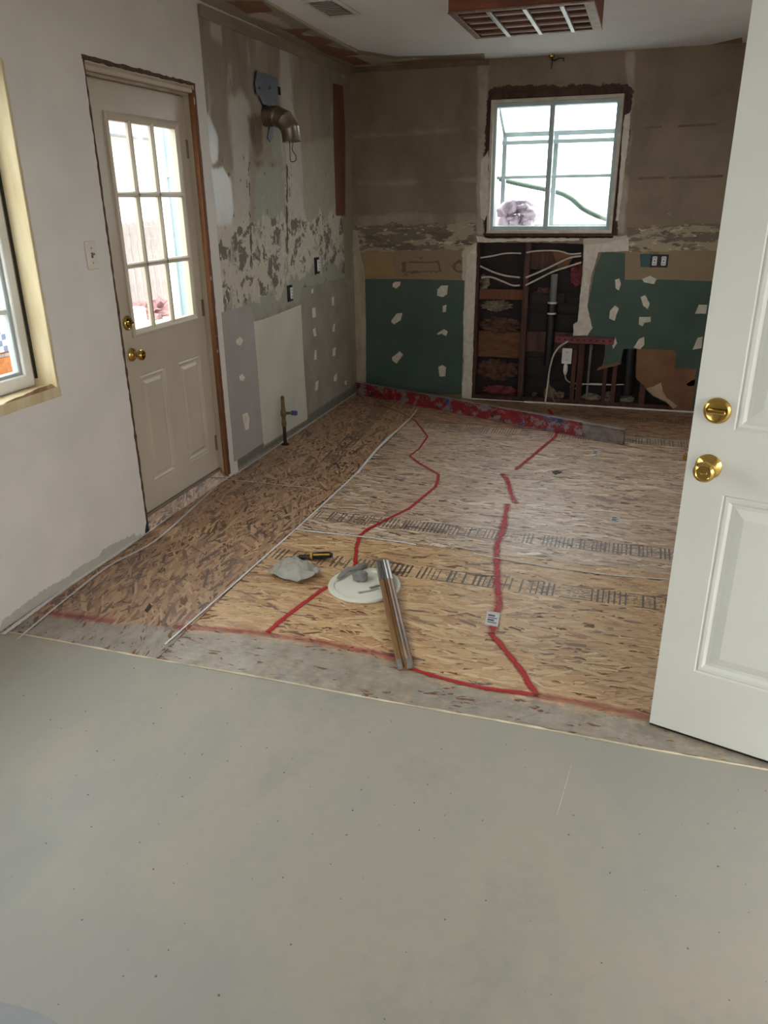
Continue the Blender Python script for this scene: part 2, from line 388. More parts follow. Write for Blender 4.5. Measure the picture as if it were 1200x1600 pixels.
def strands(x0, x1, y0, y1, ang, spread, n, pal, wts, m, parent, seed):
    rs = np.random.RandomState(seed)
    cx, cy = rs.uniform(x0, x1, n), rs.uniform(y0, y1, n)
    L = rs.gamma(6, .0185, n).clip(.04, .22); W = rs.gamma(4, .0034, n).clip(.004, .034)
    a = ang + rs.normal(0, spread, n); z = rs.uniform(.0002, .0016, n)
    ca, sa = np.cos(a), np.sin(a)
    loc = np.array([(-.5, -.32), (-.3, -.5), (.34, -.5), (.5, -.2), (.46, .4), (.2, .5), (-.42, .5)])
    k = len(loc)
    jit = loc[None] + rs.uniform(-.12, .12, (n, k, 2))
    lx = jit[..., 0]*L[:, None]; ly = jit[..., 1]*W[:, None]
    px = (cx[:, None] + lx*ca[:, None] - ly*sa[:, None]).clip(x0, x1); py = (cy[:, None] + lx*sa[:, None] + ly*ca[:, None]).clip(y0, y1)
    tilt = rs.normal(0, .010, n)
    pz = z[:, None] + lx*tilt[:, None]*.4 + ly*rs.normal(0, .02, n)[:, None]
    V = np.stack([px, py, pz.clip(.0001, .003)], -1).reshape(-1, 3)
    F = np.arange(n*k).reshape(n, k)
    me = bpy.data.meshes.new('osb_strands'); me.from_pydata(V.tolist(), [], F.tolist())
    ci = rs.choice(len(pal), n, p=np.array(wts)/sum(wts)); palv = np.array([lin(c) for c in pal])
    cc = palv[ci]*rs.uniform(.86, 1.12, (n, 1)); cc[:, 3] = 1
    ca_ = me.color_attributes.new('strand', 'FLOAT_COLOR', 'POINT'); ca_.data.foreach_set('color', np.repeat(cc, k, 0).astype(np.float32).ravel())
    uvl = me.uv_layers.new(name='UVMap')
    uu = np.stack([lx*14 + rs.uniform(0, 50, n)[:, None], ly*14 + rs.uniform(0, 50, n)[:, None]], -1).reshape(-1, 2)
    uvl.data.foreach_set('uv', uu.astype(np.float32).ravel())
    me.update(); o = link('osb_strands', me, m, parent); o['kind'] = 'stuff'; return o

# ------------------------------------------------------------------ floor
GY = -4.175
floor = boxo('floor', (-.14, -8.3, -.06), (3.44, GY, 0), GRAYF); tag(floor, kind='structure')
def osb(x0, x1, y0, y1, ang, spread, dens, pal, wts, m, seed):
    o = boxo('osb_sheet', (x0+.001, y0+.001, -.02), (x1-.001, y1-.001, 0), OSBCORE, floor)
    strands(x0+.001, x1-.001, y0+.001, y1-.001, ang, spread, int((x1-x0)*(y1-y0)*dens), pal, wts, m, o, seed)
XS = .70
osb(0, XS, GY, -2.35, R(100), .42, 2400, PAL_SIDE, W_SIDE, OSBS, 1)
osb(0, XS, -2.35, -.0, R(105), .42, 2100, PAL_SIDE, W_SIDE, OSBS, 2)
osb(XS, 3.3, GY, -2.94, R(2), .30, 2600, PAL_MAIN, W_MAIN, OSBM, 3)
osb(XS, 3.3, -2.94, -.80, R(0), .26, 2300, PAL_BACK_LIT, W_BACK, OSBB, 4)
osb(XS, 3.3, -.80, 0, R(0), .22, 2100, PAL_SIDE, W_SIDE, OSBM, 5)
boxo('subfloor', (-.14, GY, -.06), (3.44, .12, -.021), OSBCORE, floor)
# ribbons lying on the floor: paint (alpha, soft edged) and caulk (solid bead)
def paint_mat(name, c, soft=.5, cover=.95, nsc=60, thr=(.25, .6)):
    s = NT(name, .5)
    uv = s.n('ShaderNodeUVMap').outputs[0]; U, Vv, _ = s.sep(uv)
    e = s.math('SUBTRACT', 1.0, s.math('ABSOLUTE', s.math('SUBTRACT', s.math('MULTIPLY', Vv, 2.0), 1.0)))
    a = s.step(s.math('ADD', e, s.math('MULTIPLY', s.math('SUBTRACT', s.noise(nsc, 4), .5), .6)), .5-soft*.5, .5+soft*.5)
    a = s.math('MULTIPLY', a, s.math('ADD', .45, s.math('MULTIPLY', s.step(s.noise(30, 5), *thr), cover-.45)))
    s.color(s.mix(s.noise(12, 3), lin(c), lin([v*.8 for v in c])))
    s.put(s.b.inputs['Alpha'], a); return s.m
def ribbon(name, pts, wd, m, parent, z=.004, k=6, sp=True):
    P = [Vector((p[0], p[1], 0)) for p in pts]
    if sp: P = spline(P, k)
    bm = BM(); uvl = bm.loops.layers.uv.new('UVMap'); rows = []; s_ = 0
    for i, p in enumerate(P):
        t = (P[min(i+1, len(P)-1)]-P[max(i-1, 0)]); t.z = 0; t.normalize(); nrm = Vector((-t.y, t.x, 0))
        ww = (wd[min(int(i/max(1, len(P)-1)*(len(wd)-1)), len(wd)-1)] if isinstance(wd, list) else wd)*(1+.25*mnoise.noise(Vector((i*.37, wd[0] if isinstance(wd, list) else wd*90, 2))))
        if i: s_ += (p-P[i-1]).length
        rows.append((bm.verts.new((p.x+nrm.x*ww, p.y+nrm.y*ww, z)), bm.verts.new((p.x-nrm.x*ww, p.y-nrm.y*ww, z)), s_))
    for a, b in zip(rows, rows[1:]):
        f = bm.faces.new((a[0], b[0], b[1], a[1]))
        for l, uvv in zip(f.loops, ((a[2], 1), (b[2], 1), (b[2], 0), (a[2], 0))): l[uvl].uv = uvv
    o = obj(name, bm, m, parent)
    return o
REDP = paint_mat('red_spray_paint', (196, 22, 40), .8, .97, 30, (.15, .45)); REDS = paint_mat('red_spray_paint_worn', (204, 40, 66), .9, .85, 70, (.3, .62))
REDE = paint_mat('red_overspray', (190, 70, 78), 1.0, .55, 40, (.35, .65))
redA = [(0.071,-0.404),(0.215,-0.388),(0.388,-0.450),(0.564,-0.589),(0.735,-0.775),(0.827,-0.950),(0.938,-1.173),(0.956,-1.461),(0.936,-1.624),(1.037,-1.758),(1.203,-1.926),(1.226,-2.038),(1.238,-2.147),(1.185,-2.503),(1.106,-2.710),(1.061,-2.836),(1.047,-2.923),(1.082,-3.070),(1.146,-3.266)]
tag(ribbon('paint_line', redA, [.011, .013, .016, .018, .02], REDP, floor, sp=False))
ribbon('paint_line', [(1.094,-3.475),(1.078,-3.522),(1.048,-3.659),(1.022,-3.791),(1.011,-3.896)], .021, REDP, floor)
ribbon('paint_line', [(1.664,-0.192),(1.705,-0.342),(1.756,-0.462),(1.788,-0.689),(1.796,-0.938),(1.746,-1.184),(1.695,-1.441),(1.658,-1.611),(1.635,-1.719)], .02, REDP, floor, sp=False)
ribbon('paint_line', [(1.568,-1.812),(1.619,-1.915),(1.669,-2.112),(1.724,-2.281)], .027, REDS, floor)
ribbon('paint_line', [(1.680,-2.294),(1.696,-2.451),(1.715,-2.665),(1.717,-2.825),(1.739,-2.968),(1.768,-3.119),(1.791,-3.253),(1.821,-3.392),(1.829,-3.500),(1.840,-3.660)], .03, REDS, floor)
ribbon('paint_line', [(1.833,-3.653),(1.885,-3.723),(1.941,-3.806),(1.986,-3.877),(2.022,-3.947),(2.058,-4.005)], .022, REDP, floor)
ribbon('paint_line', [(1.602,-3.971),(1.702,-3.994),(1.796,-4.006),(1.886,-4.014),(1.972,-4.008),(2.058,-4.005)], .018, REDP, floor)
ribbon('paint_line', [(0.062,-4.005),(0.156,-4.004),(0.301,-3.993),(0.388,-3.989)], .035, REDE, floor)
ribbon('paint_line', [(0.631,-3.958),(0.811,-3.925),(1.020,-3.903),(1.283,-3.902),(1.490,-3.918),(1.611,-3.960)], .03, REDE, floor)
ribbon('paint_line', [(2.058,-4.005),(2.183,-4.004),(2.306,-4.011),(2.415,-4.020)], .03, REDE, floor)
CAULKA = paint_mat('white_adhesive', (246, 243, 240), .25, 1.0, 50, (.0, .2))
CAULKT = paint_mat('thin_white_adhesive', (238, 233, 230), .4, .97, 60, (.2, .45))
ribbon('seam_caulk', [(0.675,-4.082),(0.686,-3.754),(0.697,-3.362),(0.708,-2.937),(0.716,-2.435),(0.720,-2.012)], [0.0085, 0.0102, 0.0119, 0.0204], CAULKA, floor, z=.0045)
ribbon('seam_caulk', [(0.720,-2.012),(0.688,-1.535),(0.686,-1.160),(0.688,-0.751),(0.668,-0.459)], [0.0200, 0.0240, 0.0180, 0.0130, 0.0110], CAULKA, floor, z=.0045)
ribbon('seam_caulk', [(-0.003,-2.360),(0.195,-2.351),(0.406,-2.360),(0.603,-2.349)], 0.0102, CAULKT, floor, z=.0045)
ribbon('seam_caulk', [(0.708,-2.937),(0.876,-2.939),(1.044,-2.932),(1.244,-2.938),(1.344,-2.948)], 0.0136, CAULKA, floor, z=.0045)
ribbon('seam_caulk', [(1.630,-2.970),(1.933,-3.010),(2.269,-3.018),(2.495,-2.991)], 0.0102, CAULKT, floor, z=.0045)
ribbon('seam_caulk', [(2.057,-0.818),(2.356,-0.817),(2.688,-0.804)], 0.0136, CAULKT, floor, z=.0045)
ribbon('seam_caulk', [(2.348,-1.867),(2.590,-1.809)], 0.0136, CAULKT, floor, z=.0045)
ribbon('seam_caulk', [(p[0]+.010, p[1]) for p in [(0.020,-4.199),(0.007,-3.976),(-0.003,-3.720),(-0.002,-3.443),(-0.011,-3.153),(-0.027,-2.769),(-0.015,-2.340),(-0.024,-2.258)]], .0210, CAULKA, floor, z=.005)
ribbon('seam_caulk', [(0.110,-4.211),(0.076,-3.905),(0.054,-3.570),(0.099,-3.276),(0.052,-2.836),(-0.007,-2.408)], [0.0102, 0.0136, 0.0153, 0.0170, 0.0119], CAULKT, floor, z=.0052)
ribbon('seam_caulk', [(.012, y) for x, y in [(-0.018,-2.269),(-0.008,-1.942),(0.010,-1.586),(-0.003,-1.104),(-0.011,-0.556),(-0.026,0.041)]], .0140, CAULKA, floor, z=.005)
bm = BM(); P = spline([(x, GY+.002*math.sin(x*7), .001) for x in np.linspace(0, 3.3, 40)], 4)
tube(bm, P, [.006*(.55+.8*abs(mnoise.noise(Vector((i*.21, 3, 1))))) for i in range(len(P))], 5)
EDGEM = mat('pale_edge_bead', (232, 220, 190), (176, 164, 136), 9, .6, bump=.4, bscale=80, detail=6)
obj('threshold_bead', bm, EDGEM, floor)
slab('dark_patch', 'F', [(1.118,-5.404),(1.163,-5.400),(1.211,-5.399),(1.273,-5.407)]+[(1.25, -5.6), (1.0, -5.6)], 0, .0015, mat('bluish_gray_floor', (150, 152, 152), (140, 142, 142), 3, .5), floor)
ribbon('scratch', [(2.195,-4.315),(2.184,-4.443),(2.175,-4.533)], .0014, CAULKT, floor, z=.002)
# flat paper labels stuck to the sheets
PAPER = mat('paper_label', (216, 214, 210), (196, 194, 192), 40, .5)
INK = mat('label_ink', (90, 94, 110), (70, 72, 86), 90, .6)
for i, poly in enumerate(([(2.224,-2.408),(2.268,-2.412),(2.271,-2.314),(2.226,-2.309)], [(2.060,-1.285),(2.108,-1.285),(2.111,-1.186),(2.062,-1.185)], [(1.801,-3.597),(1.854,-3.602),(1.845,-3.490),(1.791,-3.490)])):
    pl_ = slab('paper_label', 'F', poly, .0035, .0045, PAPER, floor)
    cx = sum(p[0] for p in poly)/len(poly); cy = sum(p[1] for p in poly)/len(poly)
    for k, (lo, wd_) in enumerate(((-.62, .14), (-.36, .3), (.02, .14), (.3, .3))):
        a_, b_, c_, d_ = [Vector(p) for p in poly[:4]]
        def uv_(u, v): q = (a_.lerp(b_, u)).lerp((d_ if len(poly) == 4 else Vector(poly[-1])).lerp(c_, u), v); return (q.x, q.y)
        t0 = .5+lo*.5; slab('label_print', 'F', [uv_(.14, t0), uv_(.84-.2*(k % 2), t0), uv_(.84-.2*(k % 2), t0+wd_*.4), uv_(.14, t0+wd_*.4)], .0046, .005, INK, pl_)
FLK = mat('dark_chip', (70, 62, 60), (50, 44, 42), 30, .6)
slab('dark_knot', 'F', [(1.852,-1.695),(1.880,-1.663),(1.913,-1.690),(1.880,-1.736)], .0035, .005, FLK, floor)
slab('dark_knot', 'F', [(0.451,-3.879),(0.437,-3.822),(0.460,-3.838),(0.470,-3.890)], .0035, .005, FLK, floor)

# ------------------------------------------------------------------ left wall
H = 2.461
DY0, DY1, DZ = -3.165, -2.31, 2.09
WY0, WY1, WZ0, WZ1 = -5.25, -3.622, .838, 2.043
doorhole = ragged([(DY0, -.01), (DY1, -.01), (DY1, DZ), (DY0, DZ)], .006, .03, 3)
winhole = ragged(rect(WY0, WZ0, WY1, WZ1), .008, .03, 5)
lw = sheet('wall_left', 'L', -8.3, -2.2, 0, H, .04, [doorhole, winhole],
  {'gap': [[(-4.192,-0.031),(-3.194,-0.006),(-3.187,0.026),(-3.528,0.065),(-3.544,0.039),(-3.719,0.057),(-3.737,0.040),(-3.916,0.055),(-4.173,0.039)]], 'smud': [[(-2.058,2.475),(-2.138,2.460),(-2.189,2.200),(-2.109,2.210)]]}, .14,
  layered('white_wall_layered', (214, 207, 198), [('gap', (182, 175, 162), .03, 40)], .6, (203, 197, 189), .12, 30)); tag(lw, kind='structure')
K = {
 'white': [[(-2.273,2.462),(-2.216,2.473),(-2.216,2.225),(-2.226,1.978),(-2.229,1.690),(-2.228,1.336),(-2.216,1.131),(-2.211,0.920),(-2.225,0.515),(-2.256,-0.015),(-2.450,0.051),(-2.425,1.594)]],
 'streak': [[(-1.968,2.077),(-1.803,2.126),(-1.711,2.071),(-1.695,1.974),(-1.746,1.769),(-1.789,1.421),(-1.815,1.168),(-2.025,1.185),(-1.967,1.761)], [(-1.260,2.431),(-1.110,2.426),(-1.092,2.129),(-0.974,1.933),(-0.986,1.600),(-0.934,1.395),(-1.235,1.404),(-1.250,1.788),(-1.256,2.079)], [(-2.063,2.446),(-1.964,2.435),(-1.981,2.345),(-2.080,2.358)]],
 'shiny': [[(-2.218,1.988),(-2.151,1.954),(-2.106,1.866),(-2.123,1.740),(-2.204,1.715),(-2.219,1.813)], [(-2.215,1.727),(-2.063,1.719),(-1.991,1.669),(-1.992,1.495),(-2.036,1.422),(-2.220,1.414)]],
 'green': [[(-1.687,1.730),(-1.508,1.760),(-1.304,1.756),(-1.295,1.484),(-1.364,1.212),(-1.734,1.236),(-1.712,1.526)], [(-1.416,1.942),(-1.272,1.970),(-1.266,1.879),(-1.319,1.785),(-1.451,1.780)]],
 'brownp': [[(-1.739,2.003),(-1.553,2.025),(-1.548,1.951),(-1.550,1.829),(-1.663,1.772),(-1.726,1.888)], [(-1.704,1.778),(-1.255,1.758),(-1.242,1.713),(-1.407,1.702),(-1.670,1.731)]],
 'right': [[(-0.958,1.896),(-0.344,1.971),(-0.332,1.691),(-0.363,1.377),(-0.956,1.396)]],
 'line': [[(-1.243,1.769),(-1.193,1.771),(-1.274,1.206),(-1.324,1.209)], [(-1.771,1.768),(-1.746,1.769),(-1.806,1.167),(-1.848,1.171)]],
 'band': [[(-2.211,1.427),(-1.718,1.437),(-1.042,1.419),(-0.084,1.487),(-0.054,1.126),(-1.089,1.067),(-1.795,0.978),(-2.235,0.952)]],
 'gband': [[(-2.202,1.130),(-1.756,1.208),(-1.384,1.213),(-1.073,1.184),(-0.059,1.248),(-0.040,0.925),(-1.111,0.898),(-1.856,0.870),(-2.241,0.924)]],
 'all': [[(-2.276,2.618),(0.223,2.560),(0.022,-0.166),(-2.820,-0.027)]],
 'low': [[(-2.121,1.787),(-0.877,1.841),(-0.074,1.603),(-0.054,1.126),(-1.089,1.067),(-1.795,0.978),(-2.235,0.952)]],
 'tape': [[(-0.187,2.361),(0.038,2.417),(0.007,1.318),(-0.070,0.928),(-0.205,0.941),(-0.234,1.420)]],
 'base': [[(-2.249,0.024),(-1.838,0.043),(-1.831,0.085),(-2.240,0.075)], [(-1.111,0.002),(-0.033,-0.010),(-0.027,0.073),(-1.102,0.068)], [(-2.249,0.024),(-0.033,-0.010),(-0.030,0.029),(-2.244,0.051)]],
}
KW = layered('kitchen_left_wall', (160, 146, 128), [
   ('all', (138, 126, 110), .9, 2.2, (1, 1.6, .35), -.05, .12, None, .0),
   ('streak', (192, 184, 172), .16, 7, (1, 1, .35), .0, .03),
   ('right', (168, 158, 138), .08, 9, (1, 1, 1), 0, .02),
   ('brownp', (122, 106, 88), .07, 14, (1, 1, .5), -.005, .02),
   ('green', (162, 160, 144), .14, 10, (1, 1, .5), 0, .03),
   ('all', (186, 178, 164), .7, 5, (1, 1, .3), -.085, .04, None, .0),
   ('gband', (160, 157, 142), .07, 12, (1, 1, .6), 0, .02),
   ('band', (196, 187, 168), .55, 7, (1, 1, .9), .00, .02, None, .03),
   ('band', (112, 103, 92), .55, 5.5, (1, 1.2, 1.3), -.055, .006, None, .03),
   ('gband', (118, 110, 97), .55, 6.5, (1, 1.2, 1.1), -.085, .006, None, .03),
   ('band', (206, 198, 182), .55, 24, (1, 1.3, 1.0), -.08, .006, None, .03),
   ('line', (84, 74, 64), .10, 28, (1, 1, .5), -.012, .004),
   ('low', (110, 99, 86), .45, 26, (1, 1, .55), -.085, .004, None, .02),
   ('shiny', (206, 202, 196), .07, 16, (1, 1, .45), -.004, .012, .35),
   ('tape', (150, 140, 120), .02, 14),
   ('base', (112, 106, 98), .05, 22, (1, 1, 1), 0, .01),
   ('white', (208, 202, 194), .014, 30)], .74)
kd = sheet('kitchen_drywall', 'L', -2.2, 0.0, 0, H, .0125, [], K, .14, KW, lw)
slab('drywall_panel', 'L', [(-2.233,0.965),(-2.008,0.966),(-1.876,0.957),(-1.831,0.867),(-1.843,0.469),(-1.841,0.079),(-2.240,0.075),(-2.240,0.518)], 0, .002, GRAYB, lw, .002, .03, 1)
slab('drywall_panel', 'L', [(-1.850,0.858),(-1.632,0.855),(-1.115,0.872),(-1.118,0.497),(-1.105,0.045),(-1.825,0.061),(-1.841,0.079),(-1.843,0.469)], 0, .0022, CREAMB, lw, .002, .03, 2)
slab('drywall_panel', 'L', [(-1.113,0.889),(-1.078,0.980),(-0.745,0.978),(-0.187,0.978),(-0.119,0.523),(-0.157,0.068),(-0.577,0.079),(-1.077,0.071),(-1.118,0.497)], 0, .0018, TAUPEB, lw, .002, .03, 3)
for i, (px) in enumerate(([(-2.096,0.785),(-2.045,0.799),(-2.009,0.771),(-2.046,0.746),(-2.092,0.762)], [(-2.094,0.571),(-2.051,0.578),(-2.023,0.548),(-2.051,0.531),(-2.090,0.547)], [(-2.094,0.334),(-2.026,0.332),(-2.008,0.283),(-2.027,0.226),(-2.070,0.229),(-2.086,0.283)],
      [(-0.919,0.955),(-0.883,0.960),(-0.887,0.925),(-0.923,0.925)], [(-0.924,0.822),(-0.863,0.823),(-0.859,0.754),(-0.920,0.753)], [(-0.930,0.672),(-0.880,0.678),(-0.863,0.615),(-0.912,0.618)], [(-0.912,0.515),(-0.874,0.518),(-0.883,0.444),(-0.932,0.453)], [(-0.928,0.279),(-0.864,0.285),(-0.884,0.221),(-0.935,0.218)],
      [(-0.524,0.853),(-0.483,0.858),(-0.490,0.791),(-0.530,0.796)], [(-0.519,0.644),(-0.476,0.653),(-0.496,0.592),(-0.537,0.598)], [(-0.551,0.461),(-0.480,0.469),(-0.501,0.407),(-0.557,0.407)], [(-0.545,0.248),(-0.473,0.259),(-0.479,0.198),(-0.549,0.208)], [(-0.305,0.155),(-0.259,0.156),(-0.262,0.119),(-0.307,0.129)])):
    slab('spackle_patch', 'L', px, .0015, .004, SPACK, lw, .003, .01, i)
slab('exposed_stud', 'L', [(-0.347,2.322),(-0.150,2.328),(-0.120,2.050),(-0.175,1.432),(-0.370,1.437),(-0.368,1.863)], 0, .0025, RUST, lw, .004, .03, 7)
boxo('top_batten', (0, -2.2, 2.405), (.018, -.02, 2.461), mat('gray_brown_batten', (150, 136, 116), (120, 106, 88), 6, .8, stretch=(1, .3, 1)), lw)
# jagged dark line where the casing came off
TORN = mat('torn_edge', (98, 70, 50), (60, 44, 34), 30, .9, bump=.5)
slab('torn_edge', 'L', [(DY0-.012, .0), (DY0+.004, .0), (DY0+.004, DZ), (DY0-.006, DZ)], -.004, .001, TORN, lw, .008, .02, 11)
slab('torn_edge', 'L', [(DY1-.002, .02), (DY1+.014, .02), (DY1+.016, DZ+.012), (DY1-.002, DZ)], -.004, .001, RUST, lw, .006, .02, 12)
slab('torn_edge', 'L', [(DY0-.01, DZ-.002), (DY1+.016, DZ-.002), (DY1+.016, DZ+.012), (DY0-.01, DZ+.016)], -.004, .001, TORN, lw, .008, .02, 13)
slab('torn_edge', 'L', [(DY0-.035, 0), (DY0+.0, 0), (DY0+.0, .07), (DY0-.012, .05)], -.004, .0015, mat('dark_gap', (40, 33, 28), (24, 20, 18), 20, .9), lw, .008, .01, 15)
slab('torn_edge', 'L', [(-3.631,0.833),(-3.669,0.868),(-3.744,0.866),(-3.954,0.850),(-3.965,0.811),(-3.789,0.830),(-3.628,0.816)], -.004, .001, mat('torn_sill', (176, 146, 110), (120, 86, 60), 18, .9), lw, .006, .02, 16)

# --- left exterior door (half glazed) in its opening
d1 = empty('door_1', (-.06, -3.115, .062)); tag(d1, 'cream half glazed exterior door with nine panes and brass hardware', 'door', kind='structure')
DW, DH = .805, 1.978       # local: y along the leaf, z up, x = 0 front face
def ring_panel(bm, T, r, prof):
    """nested mitred rings from the rectangle r inwards; prof = [(inset, depth)]; T maps (u,v,d)->3D"""
    u0, v0, u1, v1 = r; prev = None
    for ins, dep in prof:
        q = [bm.verts.new(T(u, v, dep)) for u, v in ((u0+ins, v0+ins), (u1-ins, v0+ins), (u1-ins, v1-ins), (u0+ins, v1-ins))]
        if prev:
            for k in range(4): bm.faces.new((prev[k], prev[(k+1) % 4], q[(k+1) % 4], q[k]))
        prev = q
    return prev
def leaf(bm, T, W, Hh, th, rects, holes, prof):
    us = sorted({0, W, *[r[0] for r in rects+holes], *[r[2] for r in rects+holes]}); vs2 = sorted({0, Hh, *[r[1] for r in rects+holes], *[r[3] for r in rects+holes]})
    vd = {}
    def vv(u, v, d):
        k = (round(u, 5), round(v, 5), d)
        if k not in vd: vd[k] = bm.verts.new(T(u, v, d))
        return vd[k]
    for a, b in zip(us, us[1:]):
        for c, d in zip(vs2, vs2[1:]):
            m_ = ((a+b)/2, (c+d)/2)
            inn = lambda r: r[0] < m_[0] < r[2] and r[1] < m_[1] < r[3]
            if not any(inn(r) for r in rects+holes): bm.faces.new((vv(a, c, 0), vv(b, c, 0), vv(b, d, 0), vv(a, d, 0)))
            if not any(inn(r) for r in holes): bm.faces.new((vv(a, c, -th), vv(a, d, -th), vv(b, d, -th), vv(b, c, -th)))
    for r in rects:
        q = ring_panel(bm, T, r, prof); bm.faces.new(q)
    for r in [(0, 0, W, Hh)]+holes:
        cs = [(r[0], r[1]), (r[2], r[1]), (r[2], r[3]), (r[0], r[3])]
        for k in range(4):
            a, b = cs[k], cs[(k+1) % 4]
            bm.faces.new([bm.verts.new(T(*a, 0)), bm.verts.new(T(*b, 0)), bm.verts.new(T(*b, -th)), bm.verts.new(T(*a, -th))])
T1 = lambda u, v, d: Vector((d, u, v))
PROF = [(0, 0), (.006, -.007), (.016, -.003), (.024, -.009), (.034, -.009), (.05, -.001)]
def yl(y): return y+3.115
def zl(z): return z-.062
gl_ = (yl(-2.985), zl(.965), yl(-2.42), zl(1.90))
bm = BM(); leaf(bm, T1, DW, DH, .044, [(yl(-2.99), zl(.19), yl(-2.765), zl(.757)), (yl(-2.635), zl(.19), yl(-2.41), zl(.757))], [gl_], PROF)
obj('door_leaf', bm, DOORC, d1)
# glazing frame: raised moulding + muntins
bm = BM(); g0, g1, g2, g3 = gl_
o_ = .022
prev = ring_panel(bm, T1, (g0-o_, g1-o_, g2+o_, g3+o_), [(0, 0), (.003, .010), (.014, .013), (.024, .010), (.036, .002), (.036, -.03)])
obj('lite_frame', bm, DOORC, d1)
def bar(bm, T, u0, v0, u1, v1, w, vert):
    pr = [(-w, -.012), (-w, .0), (-w*.45, .009), (w*.45, .009), (w, .0), (w, -.012)]
    A = [bm.verts.new(T(u0+(o if vert else 0), v0+(0 if vert else o), d)) for o, d in pr]
    B_ = [bm.verts.new(T(u1+(o if vert else 0), v1+(0 if vert else o), d)) for o, d in pr]
    for i in range(len(pr)-1): bm.faces.new((A[i], A[i+1], B_[i+1], B_[i]))
for y in (-2.818, -2.638):
    bm = BM(); bar(bm, T1, yl(y), g1, yl(y), g3, .014, True); obj('muntin', bm, DOORC, d1)
for z in (1.583, 1.271):
    bm = BM(); bar(bm, T1, g0, zl(z), g2, zl(z), .013, False); obj('muntin', bm, DOORC, d1)
ys = [g0, yl(-2.818), yl(-2.638), g2]; zs = [g1, zl(1.271), zl(1.583), g3]
for i in range(3):
    for j in range(3):
        boxo('pane', (-.024, ys[i]+.004, zs[j]+.004), (-.020, ys[i+1]-.004, zs[j+1]-.004), GLASS, d1)
def knob(parent, M, big=1.0, mm=None):
    bm = BM(); lathe(bm, [(0, 0), (.033*big, 0), (.034*big, .003), (.030*big, .009), (.018*big, .013), (.013*big, .018), (.012*big, .03), (.018*big, .036), (.026*big, .046), (.028*big, .056), (.025*big, .064), (.019*big, .068), (.017*big, .066), (0, .066)], 28, M)
    k_ = obj('door_knob', bm, mm or BRASS, parent, smooth=40)
    bm = BM(); box(bm, (-.010, -.003, .064), (.010, .003, .072), .0015, M); obj('turn_button', bm, BRASS, k_)
    return k_
def deadbolt(parent, M, turn=True):
    bm = BM(); lathe(bm, [(0, 0), (.034, 0), (.035, .004), (.031, .011), (.027, .013), (.024, .012), (0, .012)], 28, M); o = obj('deadbolt', bm, BRASS, parent, smooth=40)
    bm = BM(); box(bm, (-.024, -.006, .011), (.024, .006, .024), .003, M); obj('thumb_turn', bm, BRASS, o)
knob(d1, axis_m((0, yl(-3.028), zl(.868)), (1, 0, 0)), .95)
deadbolt(d1, axis_m((0, yl(-3.03), zl(1.018)), (1, 0, 0)))
for z in (1.80, 1.0, .22):
    bm = BM(); lathe(bm, [(0, -.045), (.007, -.045), (.007, .045), (0, .045)], 10, Matrix.Translation((.006, DW+.002, zl(z)))); box(bm, (-.001, DW-.03, zl(z)-.045), (.003, DW+.004, zl(z)+.045))
    obj('hinge', bm, HING, d1, smooth=40)
# frame of that door
tr1 = empty('trim_1', (0, 0, 0)); tag(tr1, kind='structure')
boxo('jamb', (-.145, DY1-.0095, 0), (-.030, DY1+.02, DZ), DOORC, tr1)
boxo('raw_jamb_edge', (-.030, DY1-.009, 0), (-.004, DY1+.02, DZ), JAMB, tr1)
boxo('jamb', (-.145, DY0-.02, 0), (-.004, DY0+.009, DZ), JAMB, tr1)
boxo('jamb', (-.14, DY0, 2.055), (-.006, DY1, 2.092), DOORC, tr1, .003)
boxo('door_stop', (-.125, DY0, 2.04), (-.106, DY1, 2.056), DOORC, tr1)
# sloped casing moulding left at the head
bm = BM()
for lo, hi, xx in ((2.043, 2.056, -.03), (2.056, 2.07, -.018), (2.07, 2.086, -.006)): box(bm, (xx-.02, DY0+.002, lo), (xx, DY1-.002, hi), .003)
obj('head_moulding', bm, mat('old_casing_paint', (178, 166, 146), (150, 130, 104), 8, .7), tr1)
# OSB sill riser below the door
rs = pyobj('sill_riser', [(0, DY0, 0), (0, DY1, 0), (-.05, DY1, .05), (-.05, DY0, .05), (-.14, DY0, .05), (-.14, DY1, .05)], [(0, 1, 2, 3), (3, 2, 5, 4)], OSBCORE, tr1)
def sill_strands():
    o = strands(DY0+.002, DY1-.002, .002, .066, R(8), .5, 260, PAL_SIDE, W_SIDE, OSBS, rs, 9)
    me = o.data; n = len(me.vertices); co = np.empty(n*3); me.vertices.foreach_get('co', co); co = co.reshape(-1, 3)
    t = co[:, 1]/.0707*.05
    new = np.stack([-t+co[:, 2], co[:, 0], t+co[:, 2]], 1); me.vertices.foreach_set('co', new.ravel()); me.update()
sill_strands()
boxo('threshold', (-.14, DY0, .05), (-.045, DY1, .06), mat('threshold_metal', (150, 136, 116), (120, 106, 88), 8, .5, .3), tr1, .002)

